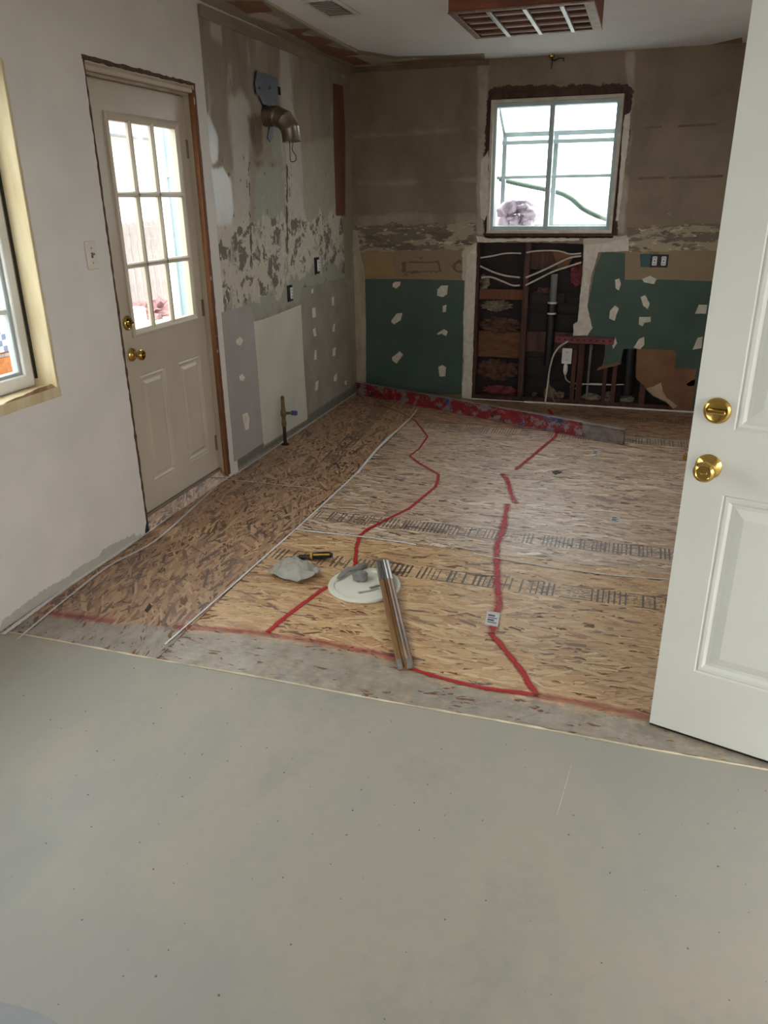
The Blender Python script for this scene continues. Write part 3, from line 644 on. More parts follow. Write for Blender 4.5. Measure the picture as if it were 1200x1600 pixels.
# --- left window
w1 = empty('window_1', (0, 0, 0)); tag(w1, kind='structure')
boxo('window_jamb', (-.165, WY1-.012, WZ0-.02), (-.002, WY1+.03, WZ1+.02), CREAM, w1, .002)
boxo('window_jamb', (-.165, WY0-.03, WZ0-.02), (-.002, WY0+.012, WZ1+.02), CREAM, w1, .002)
boxo('window_jamb', (-.165, WY0, WZ1-.012), (-.002, WY1, WZ1+.03), CREAM, w1, .002)
boxo('window_sill', (-.165, WY0, WZ0-.03), (.004, WY1, WZ0+.012), CREAM, w1, .003)
bm = BM()
FY1, FZ0, FZ1 = WY1-.022, WZ0+.012, WZ1-.013
for lo, hi in (((-.16, FY1-.046, FZ0), (-.10, FY1, FZ1)), ((-.16, WY0+.01, FZ0), (-.10, WY0+.06, FZ1)), ((-.16, WY0+.01, FZ0), (-.10, FY1, FZ0+.055)), ((-.16, WY0+.01, FZ1-.055), (-.10, FY1, FZ1)), ((-.16, -4.47, FZ0), (-.10, -4.40, FZ1))): box(bm, lo, hi, .004)
obj('window_frame', bm, VINYL, w1)
bm = BM()
for lo, hi in (((-.15, FY1-.062, FZ0+.05), (-.115, FY1-.045, FZ1-.05)), ((-.15, -4.40, FZ0+.05), (-.115, -4.37, FZ1-.05)), ((-.15, -4.40, FZ0+.05), (-.115, FY1-.045, FZ0+.068))): box(bm, lo, hi, .003)
obj('window_sash', bm, mat('gray_sash', (176, 184, 182), (150, 158, 158), 6, .45), w1)
boxo('muntin', (-.145, -4.40, 1.145), (-.125, FY1-.055, 1.165), VINYL, w1, .003)
boxo('pane', (-.137, -4.40, FZ0+.05), (-.133, FY1-.055, FZ1-.05), GLASS, w1)
boxo('pane', (-.137, WY0+.05, FZ0+.05), (-.133, -4.46, FZ1-.05), GLASS, w1)
boxo('weather_strip', (-.10, FY1+.0, FZ0+.03), (-.092, FY1+.011, FZ1), BLACK, w1)

# ------------------------------------------------------------------ back wall
bay = [(1.008,-0.049),(1.006,0.336),(1.009,0.743),(1.015,1.035),(1.013,1.229),(1.236,1.230),(1.526,1.231),(1.817,1.223),(1.827,1.000),(1.822,0.883),(1.823,0.755),(1.817,0.654),(1.794,0.644),(1.794,0.521),(2.033,0.531),(2.043,0.477),(2.041,0.339),(2.012,0.293),(2.100,0.327),(2.170,0.345),(2.177,0.464),(2.275,0.468),(2.289,0.247),(2.321,0.254),(2.368,0.172),(2.432,0.110),(2.530,0.071),(2.593,0.014),(2.597,-0.021)]
bay = [(x, max(z, -.01)) for x, z in bay]; bay[0] = (bay[0][0], -.01); bay[-1] = (bay[-1][0], -.01)
WX0, WX1, WB, WT = 1.085, 2.010, 1.297, 2.203
wopen = [(1.072,1.262),(1.051,1.809),(1.068,2.228),(1.086,2.244),(1.233,2.249),(1.680,2.241),(2.006,2.241),(2.041,2.224),(2.048,1.907),(2.034,1.576),(2.024,1.264)]
bay_r = ragged(bay, .006, .025, 21); wopen_r = ragged(wopen, .010, .025, 22)
BL = {
 'all': [[(-.1, -.1), (3.4, -.1), (3.4, 2.6), (-.1, 2.6)]],
 'tapew': [[(0.985,2.454),(1.059,2.450),(1.060,2.188),(1.066,1.808),(1.060,1.454),(1.056,1.294),(1.011,1.294),(0.998,1.810)], [(1.992,2.455),(2.051,2.452),(2.075,2.144),(2.091,1.783),(2.098,1.295),(2.039,1.295),(2.047,1.575),(2.049,1.987)]],
 'streak': [[(0.022,2.009),(0.473,2.020),(0.938,2.043),(1.009,2.036),(1.011,1.998),(0.473,1.985),(0.022,1.982)], [(0.029,1.682),(0.474,1.688),(0.997,1.696),(0.998,1.661),(0.474,1.647),(0.028,1.645)], [(0.006,1.438),(1.006,1.446),(1.019,1.354),(0.019,1.333)]],
 'rline': [[(2.159,1.991),(2.280,1.995),(2.282,1.983),(2.160,1.979)], [(2.375,1.996),(2.627,1.998),(2.630,1.983),(2.377,1.980)], [(2.151,1.670),(2.339,1.675),(2.341,1.659),(2.153,1.654)], [(2.361,1.671),(2.714,1.676),(2.716,1.660),(2.363,1.654)], [(0.369,1.337),(0.984,1.354),(0.984,1.345),(0.369,1.327)]],
 'mott': [[(0.025,1.347),(0.984,1.364),(1.000,1.168),(0.020,1.142)], [(2.115,1.339),(2.883,1.358),(2.911,1.172),(2.126,1.149)]],
 'tan': [[(0.092,1.162),(0.914,1.177),(0.930,0.952),(0.092,0.943)], [(2.115,1.166),(2.783,1.188),(2.814,0.971),(2.130,0.977)]],
 'square': [[(0.097,1.147),(0.330,1.154),(0.345,0.977),(0.098,0.968)]],
 'ring': [[(0.410,1.086),(0.726,1.094),(0.738,1.003),(0.410,0.993)], [(0.830,1.081),(0.880,1.101),(0.927,1.073),(0.924,1.015),(0.873,0.995),(0.831,1.023)]],
 'ringin': [[(0.442,1.072),(0.705,1.075),(0.717,1.017),(0.442,1.008)], [(0.850,1.072),(0.881,1.082),(0.907,1.063),(0.903,1.024),(0.872,1.014),(0.851,1.033)]],
 'compound': [[(1.814,1.263),(2.121,1.282),(2.141,1.176),(1.928,1.165),(1.897,1.047),(1.886,0.908),(1.883,0.776),(1.925,0.624),(1.892,0.555),(1.791,0.551),(1.784,0.643),(1.817,0.654),(1.822,0.883)], [(0.899,1.167),(1.018,1.234),(1.017,0.643),(1.008,-0.049),(0.932,-0.054),(0.932,0.332)]],
 'corner': [[(-0.030,1.318),(0.035,1.318),(0.093,0.973),(0.077,0.015),(-0.071,-0.005)]],
 'tear': [[(2.252,0.467),(2.528,0.474),(2.558,0.446),(2.564,0.360),(2.725,0.344),(2.767,0.026),(2.584,0.014),(2.530,0.071),(2.368,0.172),(2.289,0.247)]],
 'torn2': [[(1.057,1.262),(1.027,1.809),(1.048,2.270),(1.102,2.300),(2.041,2.270),(2.067,2.223),(2.079,1.906),(2.048,1.784),(2.065,1.264)]],
}
BW = layered('back_wall_paper', (150, 132, 112), [
   ('streak', (176, 162, 142), .10, 7, (.5, 1, 1.4), -.006, .015),
   ('tapew', (186, 174, 158), .06, 10, (1, 1, .6), 0, .012),
   ('rline', (112, 84, 66), .012, 40, (1, 1, 1), 0),
   ('all', (132, 115, 96), .9, 2.6, (1, 1, .8), -.03, .14, None, .0),
   ('mott', (124, 112, 96), .10, 12, (.6, 1, 1.2), .0, .006),
   ('mott', (176, 160, 132), .55, 9, (.5, 1, 1.7), -.02, .008, None, .015),
   ('mott', (110, 98, 84), .55, 12, (.5, 1, 1.5), -.055, .006, None, .015),
   ('mott', (206, 194, 172), .55, 19, (.6, 1, 1.6), -.075, .005, None, .015),
   ('tan', (154, 132, 102), .05, 14),
   ('tan', (120, 104, 86), .5, 10, (.8, 1, 1), -.07, .006, None, .012),
   ('square', (166, 138, 98), .02, 12),
   ('ring', (112, 92, 70), .06, 25, (1, 1, 1), -.004),
   ('ringin', (156, 132, 102), .03, 20),
   ('tear', (128, 92, 68), .02, 14),
   ('torn2', (78, 52, 44), .09, 18, (1, 1, 1), -.012),
   ('compound', (206, 194, 172), .03, 22),
   ('corner', (186, 172, 144), .06, 14, (1, 1, .4))], .8)
wbk = sheet('wall_back', 'B', 0, 3.3, 0, H, .0125, [bay_r, wopen_r], BL, .013, BW); tag(wbk, kind='structure')
slab('drywall_panel', 'B', [(0.092,0.943),(0.474,0.949),(0.925,0.947),(0.926,0.539),(0.924,0.033),(0.475,0.017),(0.084,0.038)], 0, .002, GREENB, wbk)
slab('drywall_panel', 'B', [(1.956,1.170),(2.120,1.158),(2.135,0.972),(2.422,0.977),(2.836,0.971),(2.866,0.610),(2.769,0.016),(2.607,0.015),(2.399,0.400),(2.280,0.468),(2.177,0.464),(2.165,0.345),(2.043,0.324),(2.043,0.477),(2.081,0.528),(1.797,0.536),(1.883,0.776),(1.900,0.908),(1.916,1.047)], 0, .002, GREENB, wbk, .004, .025, 31)
slab('drywall_panel', 'B', [(2.224,1.154),(2.304,1.159),(2.315,1.061),(2.238,1.065)], 0, .002, mat('teal_board', (68, 96, 96), (58, 86, 86), 4, .8), wbk)
slab('torn_paper', 'B', [(2.280,0.468),(2.537,0.469),(2.563,0.442),(2.562,0.340),(2.718,0.333),(2.731,0.023),(2.612,0.015),(2.539,0.071),(2.378,0.172),(2.294,0.242)], .002, .005, PAPERB, wbk, .006, .02, 33)
slab('torn_paper', 'B', [(2.378,0.172),(2.432,0.190),(2.480,0.223),(2.502,0.149),(2.536,0.101),(2.601,0.060),(2.617,0.046),(2.592,0.024),(2.530,0.076),(2.440,0.115)], .004, .009, mat('pale_paper_flap', (196, 168, 138), (170, 140, 112), 8, .8), wbk, .004, .015, 34)
slab('torn_paper', 'B', [(1.993,0.287),(2.010,0.313),(2.052,0.330),(2.150,0.359),(2.170,0.345),(2.101,0.322)], -.01, .006, PAPERB, wbk, .004, .015, 35)
# taped joints: thin ragged strips of compound
slab('joint_compound', 'B', [(0.019,1.132),(0.093,0.973),(0.096,0.614),(0.089,0.293),(0.083,0.005),(-0.030,-0.014),(-0.032,0.504),(-0.030,0.951),(-0.003,1.122)], 0, .004, MUDTAPE, wbk, .008, .02, 41)
slab('joint_compound', 'B', [(0.936,0.938),(0.941,1.130),(1.009,1.215),(1.014,0.890),(1.010,0.542),(1.013,0.125),(1.008,-0.049),(0.932,-0.054),(0.927,0.120),(0.944,0.280),(0.924,0.640)], 0, .004, SPACK, wbk, .008, .02, 42)
slab('joint_compound', 'B', [(1.827,1.219),(1.968,1.228),(2.132,1.264),(2.141,1.176),(1.928,1.165),(1.913,1.083),(1.885,0.977),(1.883,0.884),(1.882,0.790),(1.898,0.719),(1.935,0.614),(1.902,0.555),(1.796,0.551),(1.789,0.639),(1.822,0.649),(1.822,0.878),(1.836,1.000)], 0, .0045, SPACK, wbk, .007, .02, 43)
slab('joint_compound', 'B', [(1.006,1.280),(1.112,1.257),(1.283,1.258),(1.571,1.263),(1.782,1.263),(1.783,1.245),(1.573,1.240),(1.284,1.239),(1.098,1.229),(1.018,1.234)], .001, .005, SPACK, wbk, .009, .02, 44)
slab('joint_compound', 'B', [(1.027,1.809),(1.082,1.872),(1.079,1.721),(1.093,1.589),(1.085,1.432),(1.067,1.386),(1.037,1.409),(1.025,1.590)], .0, .0035, SPACK, wbk, .009, .02, 45)
slab('joint_compound', 'B', [(2.023,2.068),(2.060,2.082),(2.068,1.926),(2.057,1.743),(2.056,1.575),(2.049,1.382),(2.031,1.382),(2.029,1.576),(2.026,1.785),(2.020,1.928)], .0, .0035, SPACK, wbk, .009, .02, 46)
for i, px in enumerate(([(0.334,0.912),(0.355,0.927),(0.399,0.928),(0.393,0.898),(0.360,0.872),(0.333,0.887)], [(0.708,0.874),(0.739,0.905),(0.792,0.906),(0.788,0.837),(0.746,0.816),(0.704,0.825)], [(0.753,0.746),(0.784,0.757),(0.780,0.701),(0.754,0.696)], [(0.320,0.621),(0.365,0.674),(0.414,0.681),(0.397,0.623),(0.342,0.585),(0.320,0.605)],
      [(0.708,0.526),(0.767,0.564),(0.799,0.544),(0.784,0.508),(0.746,0.527),(0.714,0.515)], [(0.323,0.314),(0.391,0.366),(0.419,0.340),(0.362,0.262),(0.323,0.288)], [(0.723,0.253),(0.761,0.271),(0.788,0.251),(0.784,0.176),(0.735,0.174)],
      [(2.066,0.971),(2.097,0.981),(2.111,0.940),(2.101,0.894),(2.077,0.912)], [(2.051,0.747),(2.084,0.786),(2.114,0.763),(2.091,0.672),(2.051,0.690)], [(2.257,0.979),(2.312,1.003),(2.359,0.981),(2.346,0.944),(2.273,0.957)], [(2.261,0.851),(2.292,0.865),(2.330,0.806),(2.321,0.764),(2.287,0.787)],
      [(2.268,0.706),(2.350,0.709),(2.354,0.672),(2.309,0.665),(2.298,0.637),(2.269,0.650)], [(2.251,0.476),(2.281,0.540),(2.316,0.561),(2.327,0.504),(2.299,0.464)], [(2.094,0.494),(2.112,0.553),(2.126,0.505),(2.102,0.460)], [(2.655,0.741),(2.673,0.806),(2.729,0.807),(2.729,0.744)], [(2.671,0.480),(2.696,0.566),(2.730,0.577),(2.732,0.492)], [(2.660,0.218),(2.693,0.245),(2.719,0.256),(2.716,0.211),(2.681,0.200)])):
    slab('spackle_patch', 'B', px, .0015, .005, SPACK, wbk, .004, .012, 50+i)
# framing behind the opened wall
Y0, Y1 = .014, .103
def stud(x0, x1, z0, z1, m=STUD, nm='stud', y0=Y0, y1=Y1): return boxo(nm, (x0, y0, z0), (x1, y1, z1), m, wbk, .002)
stud(.985, 1.035, .04, 1.27); stud(1.385, 1.425, .04, 1.27, BROWN); stud(1.845, 1.89, .04, 1.27)
stud(.0, 3.3, 0, .04, STUD, 'bottom_plate'); stud(.985, 2.11, 1.272, 1.297, BROWN, 'rough_sill')
stud(1.045, 1.083, 1.298, 2.24, BROWN); stud(2.012, 2.055, 1.298, 2.24, BROWN); stud(.985, 2.11, 2.205, 2.30, BROWN, 'header')
stud(1.80, 1.835, .04, .44); stud(2.045, 2.075, .04, .40); stud(2.115, 2.15, .04, .41); stud(2.33, 2.375, .04, .40)
stud(2.70, 2.74, .04, 1.27)
for z0, z1, dy in ((0.0, .17, .0), (.18, .35, .004), (.36, .52, .0), (.54, .70, .003), (.71, .87, .0), (.88, 1.04, .004), (1.05, 1.27, .0)):
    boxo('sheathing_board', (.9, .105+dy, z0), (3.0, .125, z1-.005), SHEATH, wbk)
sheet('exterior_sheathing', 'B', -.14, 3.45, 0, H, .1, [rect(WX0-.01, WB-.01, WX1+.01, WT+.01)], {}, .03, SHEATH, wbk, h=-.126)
stud(1.036, 1.384, .80, .88, RUST, 'blocking', .05); stud(1.036, 1.384, .34, .55, mat('plywood_block', (124, 84, 56), (92, 58, 38), 6, .8, stretch=(2, 8, 8)), 'blocking', .07)
stud(1.426, 1.70, .78, .86, SHEATH, 'blocking', .06); stud(1.426, 1.84, .40, .56, BROWN, 'blocking', .07); stud(1.426, 1.66, 1.03, 1.16, BROWN, 'blocking', .08)
slab('torn_paper', 'B', [(1.587,1.163),(1.672,1.172),(1.746,1.127),(1.700,1.044),(1.644,1.034),(1.621,1.089)], -.06, -.05, PAPERB, wbk, .006, .02, 61)
def fuzz(name, c, r, m, parent, seed, amp=.35, sub=4, sq=(1, 1, 1), freq=9):
    bm = BM(); bmesh.ops.create_icosphere(bm, subdivisions=sub, radius=1)
    for v in bm.verts:
        d = v.co.normalized(); q = d*freq*.35+Vector((seed*3.1, seed, 0))
        k = 1+amp*mnoise.fractal(q, .8, 2.2, 4)+amp*.35*mnoise.noise(d*freq*2.2+Vector((seed, 0, 0)))
        v.co = Vector((d.x*r[0]*k, d.y*r[1]*k, d.z*r[2]*k)) + Vector(c)
    return obj(name, bm, m, parent)
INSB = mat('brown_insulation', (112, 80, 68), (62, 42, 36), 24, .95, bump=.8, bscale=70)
INSP = mat('pink_insulation', (150, 76, 82), (96, 46, 52), 20, .95, bump=.8, bscale=70)
INSW = mat('white_insulation', (150, 136, 116), (84, 72, 60), 24, .95, bump=.8, bscale=70)
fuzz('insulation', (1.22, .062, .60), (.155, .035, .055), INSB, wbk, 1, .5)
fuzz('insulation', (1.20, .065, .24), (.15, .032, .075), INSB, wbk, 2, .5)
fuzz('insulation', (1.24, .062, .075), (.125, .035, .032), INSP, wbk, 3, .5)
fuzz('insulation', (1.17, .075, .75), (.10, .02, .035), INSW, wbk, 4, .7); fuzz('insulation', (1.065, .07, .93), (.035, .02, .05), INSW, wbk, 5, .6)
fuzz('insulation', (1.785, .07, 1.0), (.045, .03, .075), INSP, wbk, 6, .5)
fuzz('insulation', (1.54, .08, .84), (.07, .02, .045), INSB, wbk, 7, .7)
for i, (x, z, a, b) in enumerate(((1.64, .075, .045, .05), (1.72, .06, .035, .03), (1.52, .055, .02, .015), (1.97, .06, .075, .028), (2.10, .065, .035, .045), (2.24, .06, .05, .035))):
    fuzz('foam_lump', (x, .06, z), (a, .035, b), INSW, wbk, 20+i, .45, 3)
WIREW = mat('white_cable_jacket', (214, 206, 192), (186, 176, 160), 20, .5)
def cable(name, pts, r, m, parent, k=6, n=6):
    bm = BM(); tube(bm, spline(pts, k), r, n); return obj(name, bm, m, parent, True)
def yb(l, y): return [(x, y, z) for x, z in l]
cable('cable', yb([(1.042,1.117),(1.142,1.132),(1.240,1.151),(1.357,1.152)], .012), .006, WIREW, wbk); cable('cable', yb([(1.044,1.055),(1.146,1.013),(1.248,0.986),(1.357,0.974)], .012), .007, WIREW, wbk)
cable('cable', yb([(1.057,0.969),(1.128,0.975),(1.225,0.943),(1.301,0.915),(1.360,0.916)], .012), .007, WIREW, wbk)
cable('cable', yb([(1.396,1.157),(1.482,1.171),(1.625,1.172),(1.721,1.150),(1.804,1.155)], .012), .006, WIREW, wbk); cable('cable', yb([(1.401,0.974),(1.515,1.023),(1.631,1.080),(1.723,1.123),(1.806,1.137)], .012), .007, WIREW, wbk)
cable('cable', yb([(1.404,0.917),(1.518,0.976),(1.611,1.024),(1.727,1.063),(1.810,1.091)], .012), .007, WIREW, wbk)
PIPE = mat('gray_pipe', (120, 124, 126), (84, 88, 90), 8, .5)
bm = BM(); tube(bm, [(1.615, .055, .70), (1.615, .055, 1.0)], .026, 16); o = obj('vent_pipe', bm, PIPE, wbk, 40)
bm = BM(); tube(bm, [(1.612, .055, .30), (1.612, .055, .78)], .034, 16); obj('drain_pipe', bm, BLACK, wbk, 40)
for z in (.78, .70):
    bm = BM(); tube(bm, [(1.612, .055, z), (1.612, .055, z+.012)], .0355, 16); obj('tape_band', bm, PVCW, wbk)
bm = BM(); tube(bm, [(2.235, .05, .10), (2.235, .05, .475)], .04, 18); tube(bm, [(2.235, .05, .44), (2.235, .05, .478)], .046, 18); obj('drain_pipe', bm, BLACK, wbk, 40)
bm = BM(); tube(bm, [(2.235, .05, .478), (2.235, .05, .44)], .03, 14); obj('pipe_mouth', bm, PIPE, wbk)
bm = BM(); tube(bm, [(1.935, .03, .05), (1.935, .03, .48)], .009, 10); tube(bm, [(1.935, .03, .44), (1.935, .03, .475)], .013, 10); obj('supply_pipe', bm, PIPE, wbk, 40)
cable('cable', yb([(1.798,0.143),(1.830,0.125),(1.896,0.164),(2.018,0.177),(2.139,0.173)], .03), .005, WIREW, wbk); cable('cable', yb([(1.846,0.172),(1.994,0.170),(2.139,0.178),(2.262,0.190)], .025), .005, WIREW, wbk)

# things in the opened wall
BARM = mat('red_brown_painted_steel', (134, 62, 66), (92, 40, 44), 14, .5, .2)
bx = [(1.659,0.551),(2.098,0.548),(2.100,0.480),(1.664,0.487)]
br = empty('steel_bracket', (bx[0][0], 0, bx[0][1])); tag(br, 'red brown perforated steel bracket bar across the opened wall below the window', 'bracket')
bm = BM(); box(bm, (0, -.012, -.058), (.445, -.008, -.008), .001); box(bm, (0, -.03, -.012), (.445, -.008, -.006), .001); obj('bar', bm, BARM, br)
bm = BM()
for k in range(9): lathe(bm, [(0, 0), (.009, 0), (.009, .0012), (0, .0012)], 12, axis_m((.03+k*.048, -.012, -.032), (0, -1, 0)))
o = obj('bolt_holes', bm, BLACK, br); o['kind'] = 'stuff'
q = [(1.720,0.459),(1.798,0.462),(1.808,0.333),(1.730,0.329)]
ro = empty('receptacle', (q[0][0], -.0, q[3][1])); tag(ro, 'white wall receptacle with a plug hanging in the opened wall below the bracket', 'outlet')
bm = BM(); box(bm, (0, -.012, 0), (.078, .0, .122), .004); obj('cover_plate', bm, PVCW, ro)
for z in (.034, .09):
    bm = BM(); box(bm, (.024, -.015, z-.017), (.054, -.010, z+.017), .004); f_ = obj('socket_face', bm, PVCW, ro)
    bm = BM(); box(bm, (.031, -.0158, z-.004), (.034, -.0145, z+.009)); box(bm, (.044, -.0158, z-.004), (.047, -.0145, z+.009)); obj('slots', bm, BLACK, f_)
bm = BM(); tube(bm, [(.036, -.008, -.085), (.036, -.008, -.06), (.036, -.008, -.02), (.036, -.008, .0)], [.008, .017, .017, .012], 10); obj('plug', bm, PVCW, ro, 40)
pc = cable('plug_cord', [(.036, -.008, -.085), (.045, -.004, -.12), (.075, .02, -.15), (.12, .03, -.16), (.2, .03, -.16)], .005, WIREW, ro)
tl = [(1.761,0.505),(1.705,0.468),(1.660,0.401),(1.637,0.304),(1.626,0.159),(1.616,0.002)]
c1 = cable('looped_cable', yb(tl, -.012), .007, WIREW, None); tag(c1, 'off white cable looping down from the bracket to the floor', 'cable')
c2 = cable('looped_cable', yb([(1.642,0.365),(1.634,0.263),(1.636,0.160),(1.663,0.068),(1.698,0.007)], .0), .004, mat('tan_cable_jacket', (160, 132, 96), (130, 104, 74), 9, .6), None); tag(c2, 'thin tan cable hanging beside the off white looped cable', 'cable')
# white base strip at the foot of the opened wall
boxo('base_strip', (1.45, -.012, .0), (3.3, -.002, .012), CAULK, wbk)

# duplex outlets in dark boxes
def outlet(name, pl, loc, wid, hei, label, gang=1):
    M_ = Matrix.Translation(loc) @ (Matrix.Rotation(R(90), 4, 'Z') if pl == 'L' else Matrix.Identity(4))
    e = empty(name, loc); tag(e, label, 'outlet', 'open electrical boxes')
    e.rotation_euler = (0, 0, R(90) if pl == 'L' else 0)
    b_ = BM(); 
    for lo, hi in (((-wid/2, -.006, -hei/2), (-wid/2+.012, .0, hei/2)), ((wid/2-.012, -.006, -hei/2), (wid/2, 0, hei/2)), ((-wid/2, -.006, hei/2-.01), (wid/2, 0, hei/2)), ((-wid/2, -.006, -hei/2), (wid/2, 0, -hei/2+.01)), ((-wid/2, -.002, -hei/2), (wid/2, 0, hei/2))): box(b_, lo, hi)
    obj('box', b_, BLACK, e)
    for g in range(gang):
        cx = 0 if gang == 1 else (-wid/4+g*wid/2)
        if pl == 'L': cx += .012
        b_ = BM(); box(b_, (cx-.017, -.014, -hei*.36), (cx+.017, -.003, hei*.36), .004); dv = obj('device', b_, PVCW, e)
        b_ = BM()
        for zz in (-.021, .021): box(b_, (cx-.008, -.0148, zz-.006), (cx-.005, -.0138, zz+.006)); box(b_, (cx+.004, -.0148, zz-.006), (cx+.007, -.0138, zz+.006))
        box(b_, (cx-.004, -.0148, -.004), (cx+.004, -.0138, .004)); obj('slots', b_, BLACK, dv)
    return e
outlet('wall_outlet', 'L', (.002, -1.296, .968), .075, .105, 'uncovered outlet in a black box low on the patchy left wall, nearer the door')
outlet('wall_outlet', 'L', (.002, -.80, 1.108), .08, .115, 'uncovered outlet in a black box higher on the left wall, nearer the corner')
outlet('wall_outlet', 'B', (2.362, -.003, 1.108), .125, .09, 'uncovered double outlet on the back wall right of the window', 2)

# --- garden window in the back wall
w2 = empty('window_2', (0, 0, 0)); tag(w2, kind='structure')
boxo('rough_liner', (WX0-.02, .0, WB-.02), (WX1+.02, .13, WB), BROWN, w2)
bm = BM()
for lo, hi in (((WX0, -.004, WB), (WX0+.022, .13, WT)), ((WX1-.022, -.004, WB), (WX1, .13, WT)), ((WX0, -.004, WT-.022), (WX1, .13, WT)), ((WX0, -.004, WB), (WX1, .13, WB+.02))): box(bm, lo, hi, .002)
obj('window_frame', bm, mat('aged_white_frame', (210, 200, 184), (180, 166, 148), 12, .6), w2)
bm = BM()
for lo, hi in (((WX0+.022, .02, WB+.02), (WX0+.045, .12, WT-.02)), ((WX1-.045, .02, WB+.02), (WX1-.022, .12, WT-.02)), ((WX0+.022, .02, WT-.05), (WX1-.022, .12, WT-.022)), ((WX0+.022, .02, WB+.02), (WX1-.022, .12, WB+.05))): box(bm, lo, hi, .002)
obj('garden_frame', bm, GARDEN, w2)
GX0, GX1, GY1, GZR = WX0+.03, WX1-.03, .42, 2.0
bm = BM()
box(bm, (GX0, GY1-.03, WB+.02), (GX0+.034, GY1, GZR+.01), .002); box(bm, (GX1-.034, GY1-.03, WB+.02), (GX1, GY1, GZR+.01), .002)
box(bm, (GX0, GY1-.03, GZR-.018), (GX1, GY1, GZR+.016), .002); box(bm, (GX0, GY1-.03, WB+.015), (GX1, GY1, WB+.05), .002)
for x in (GX0, GX1-.02):   # sloped side rafters
    box(bm, (0, 0, 0), (.02, math.hypot(GY1-.12, WT-.03-GZR), .022), .002, Matrix.Translation((x, .12, WT-.045)) @ Matrix.Rotation(-math.atan2(WT-.03-GZR, GY1-.12), 4, 'X'))
obj('garden_frame', bm, GARDEN, w2)
cxm = 1.525
boxo('mullion', (cxm-.018, .02, WB+.02), (cxm+.018, .06, WT-.03), GARDEN, w2, .003)
boxo('mullion', (cxm-.018, GY1-.03, WB+.03), (cxm+.018, GY1, GZR), GARDEN, w2, .002)
boxo('shelf_bar', (GX0, GY1-.055, 1.925), (GX1, GY1-.032, 1.955), GARDEN, w2, .002)
boxo('shelf_bar', (GX0, GY1-.055, 1.683), (GX1, GY1-.032, 1.706), GARDEN, w2, .002)
boxo('garden_floor', (GX0, .12, WB-.005), (GX1, GY1, WB+.02), PVCW, w2)
for a, b in ((GX0+.02, cxm-.012), (cxm+.012, GX1-.02)): boxo('pane', (a, GY1-.018, WB+.04), (b, GY1-.014, GZR-.01), GLASS, w2)
sl = math.atan2(WT-.03-GZR, GY1-.12)
for a, b in ((GX0+.02, cxm), (cxm, GX1-.02)):
    bm = BM(); box(bm, (a, 0, .008), (b, math.hypot(GY1-.12, WT-.03-GZR), .012), 0, Matrix.Translation((0, .12, WT-.045)) @ Matrix.Rotation(-sl, 4, 'X')); obj('roof_pane', bm, GLASS, w2)
for x in (GX0+.009, GX1-.012):
    pyobj('side_pane', [(x, .12, WB+.02), (x, GY1-.02, WB+.02), (x, GY1-.02, GZR), (x, .12, WT-.04), (x+.003, .12, WB+.02), (x+.003, GY1-.02, WB+.02), (x+.003, GY1-.02, GZR), (x+.003, .12, WT-.04)], [(0, 1, 2, 3), (7, 6, 5, 4), (0, 4, 5, 1), (1, 5, 6, 2), (2, 6, 7, 3), (3, 7, 4, 0)], GLASS, w2)

# towel bundled on the garden window's floor
TOW = mat('lilac_cloth', (236, 220, 230), (206, 184, 200), 7, .95, bump=.5, bscale=110)
bm = BM(); NU, NV = 72, 28; grid = []
for i in range(NU):
    a = 2*math.pi*i/NU; row = []
    for j in range(NV):
        b = 2*math.pi*j/NV; d = Vector((math.cos(a), math.sin(a), 0)); rr = .058*(1+.22*math.sin(3*a+1)+.12*math.sin(7*a))
        fold = .014*math.sin(5*b+3*a+2.2*mnoise.noise(d*2))+.016*mnoise.noise(Vector((math.cos(a)*3, math.sin(a)*3, b*1.3)))+.006*math.sin(11*b+7*a)
        rr += fold
        x = d.x*(.085+rr*math.cos(b)*1.0); zz = d.y*(.062+rr*math.cos(b)*.9); yy = rr*math.sin(b)*1.25
        row.append(bm.verts.new((x*1.1, yy, max(zz, -.105)+.105)))
    grid.append(row)
for i in range(NU):
    for j in range(NV): bm.faces.new((grid[i][j], grid[(i+1) % NU][j], grid[(i+1) % NU][(j+1) % NV], grid[i][(j+1) % NV]))
tw = obj('towel', bm, TOW, None, True); tw.location = (1.275, .30, WB+.022); tag(tw, 'crumpled lilac towel bundled in the lower left corner of the garden window', 'towel')
bm = BM(); rs_ = random.Random(3)
for (x, z, s_) in ((-.10, .03, .05), (-.02, .015, .05), (.09, .02, .04)):
    r_ = bmesh.ops.create_icosphere(bm, subdivisions=3, radius=s_)
    for v in r_['verts']: v.co = v.co*(1+.4*mnoise.noise(v.co*40+Vector((x*50, 0, 0)))) + Vector((x, -.05, z+.015)); v.co.z = max(v.co.z, .001)
obj('towel_tail', bm, TOW, tw, True)
# hose slung outside the garden window
HOSE = mat('green_gray_hose', (112, 128, 112), (84, 100, 88), 6, .5)
hz = cable('garden_hose', [(.80, .165, 1.80), (.86, .35, 1.77), (.95, .56, 1.73), (1.12, .62, 1.675), (1.33, .62, 1.628), (1.52, .62, 1.588), (1.64, .62, 1.54), (1.76, .62, 1.452), (1.92, .62, 1.385), (2.08, .50, 1.36), (2.16, .30, 1.37), (2.2, .165, 1.38)], .020, HOSE, None, 8, 10); tag(hz, 'green gray hose slung outside across the garden window', 'hose')

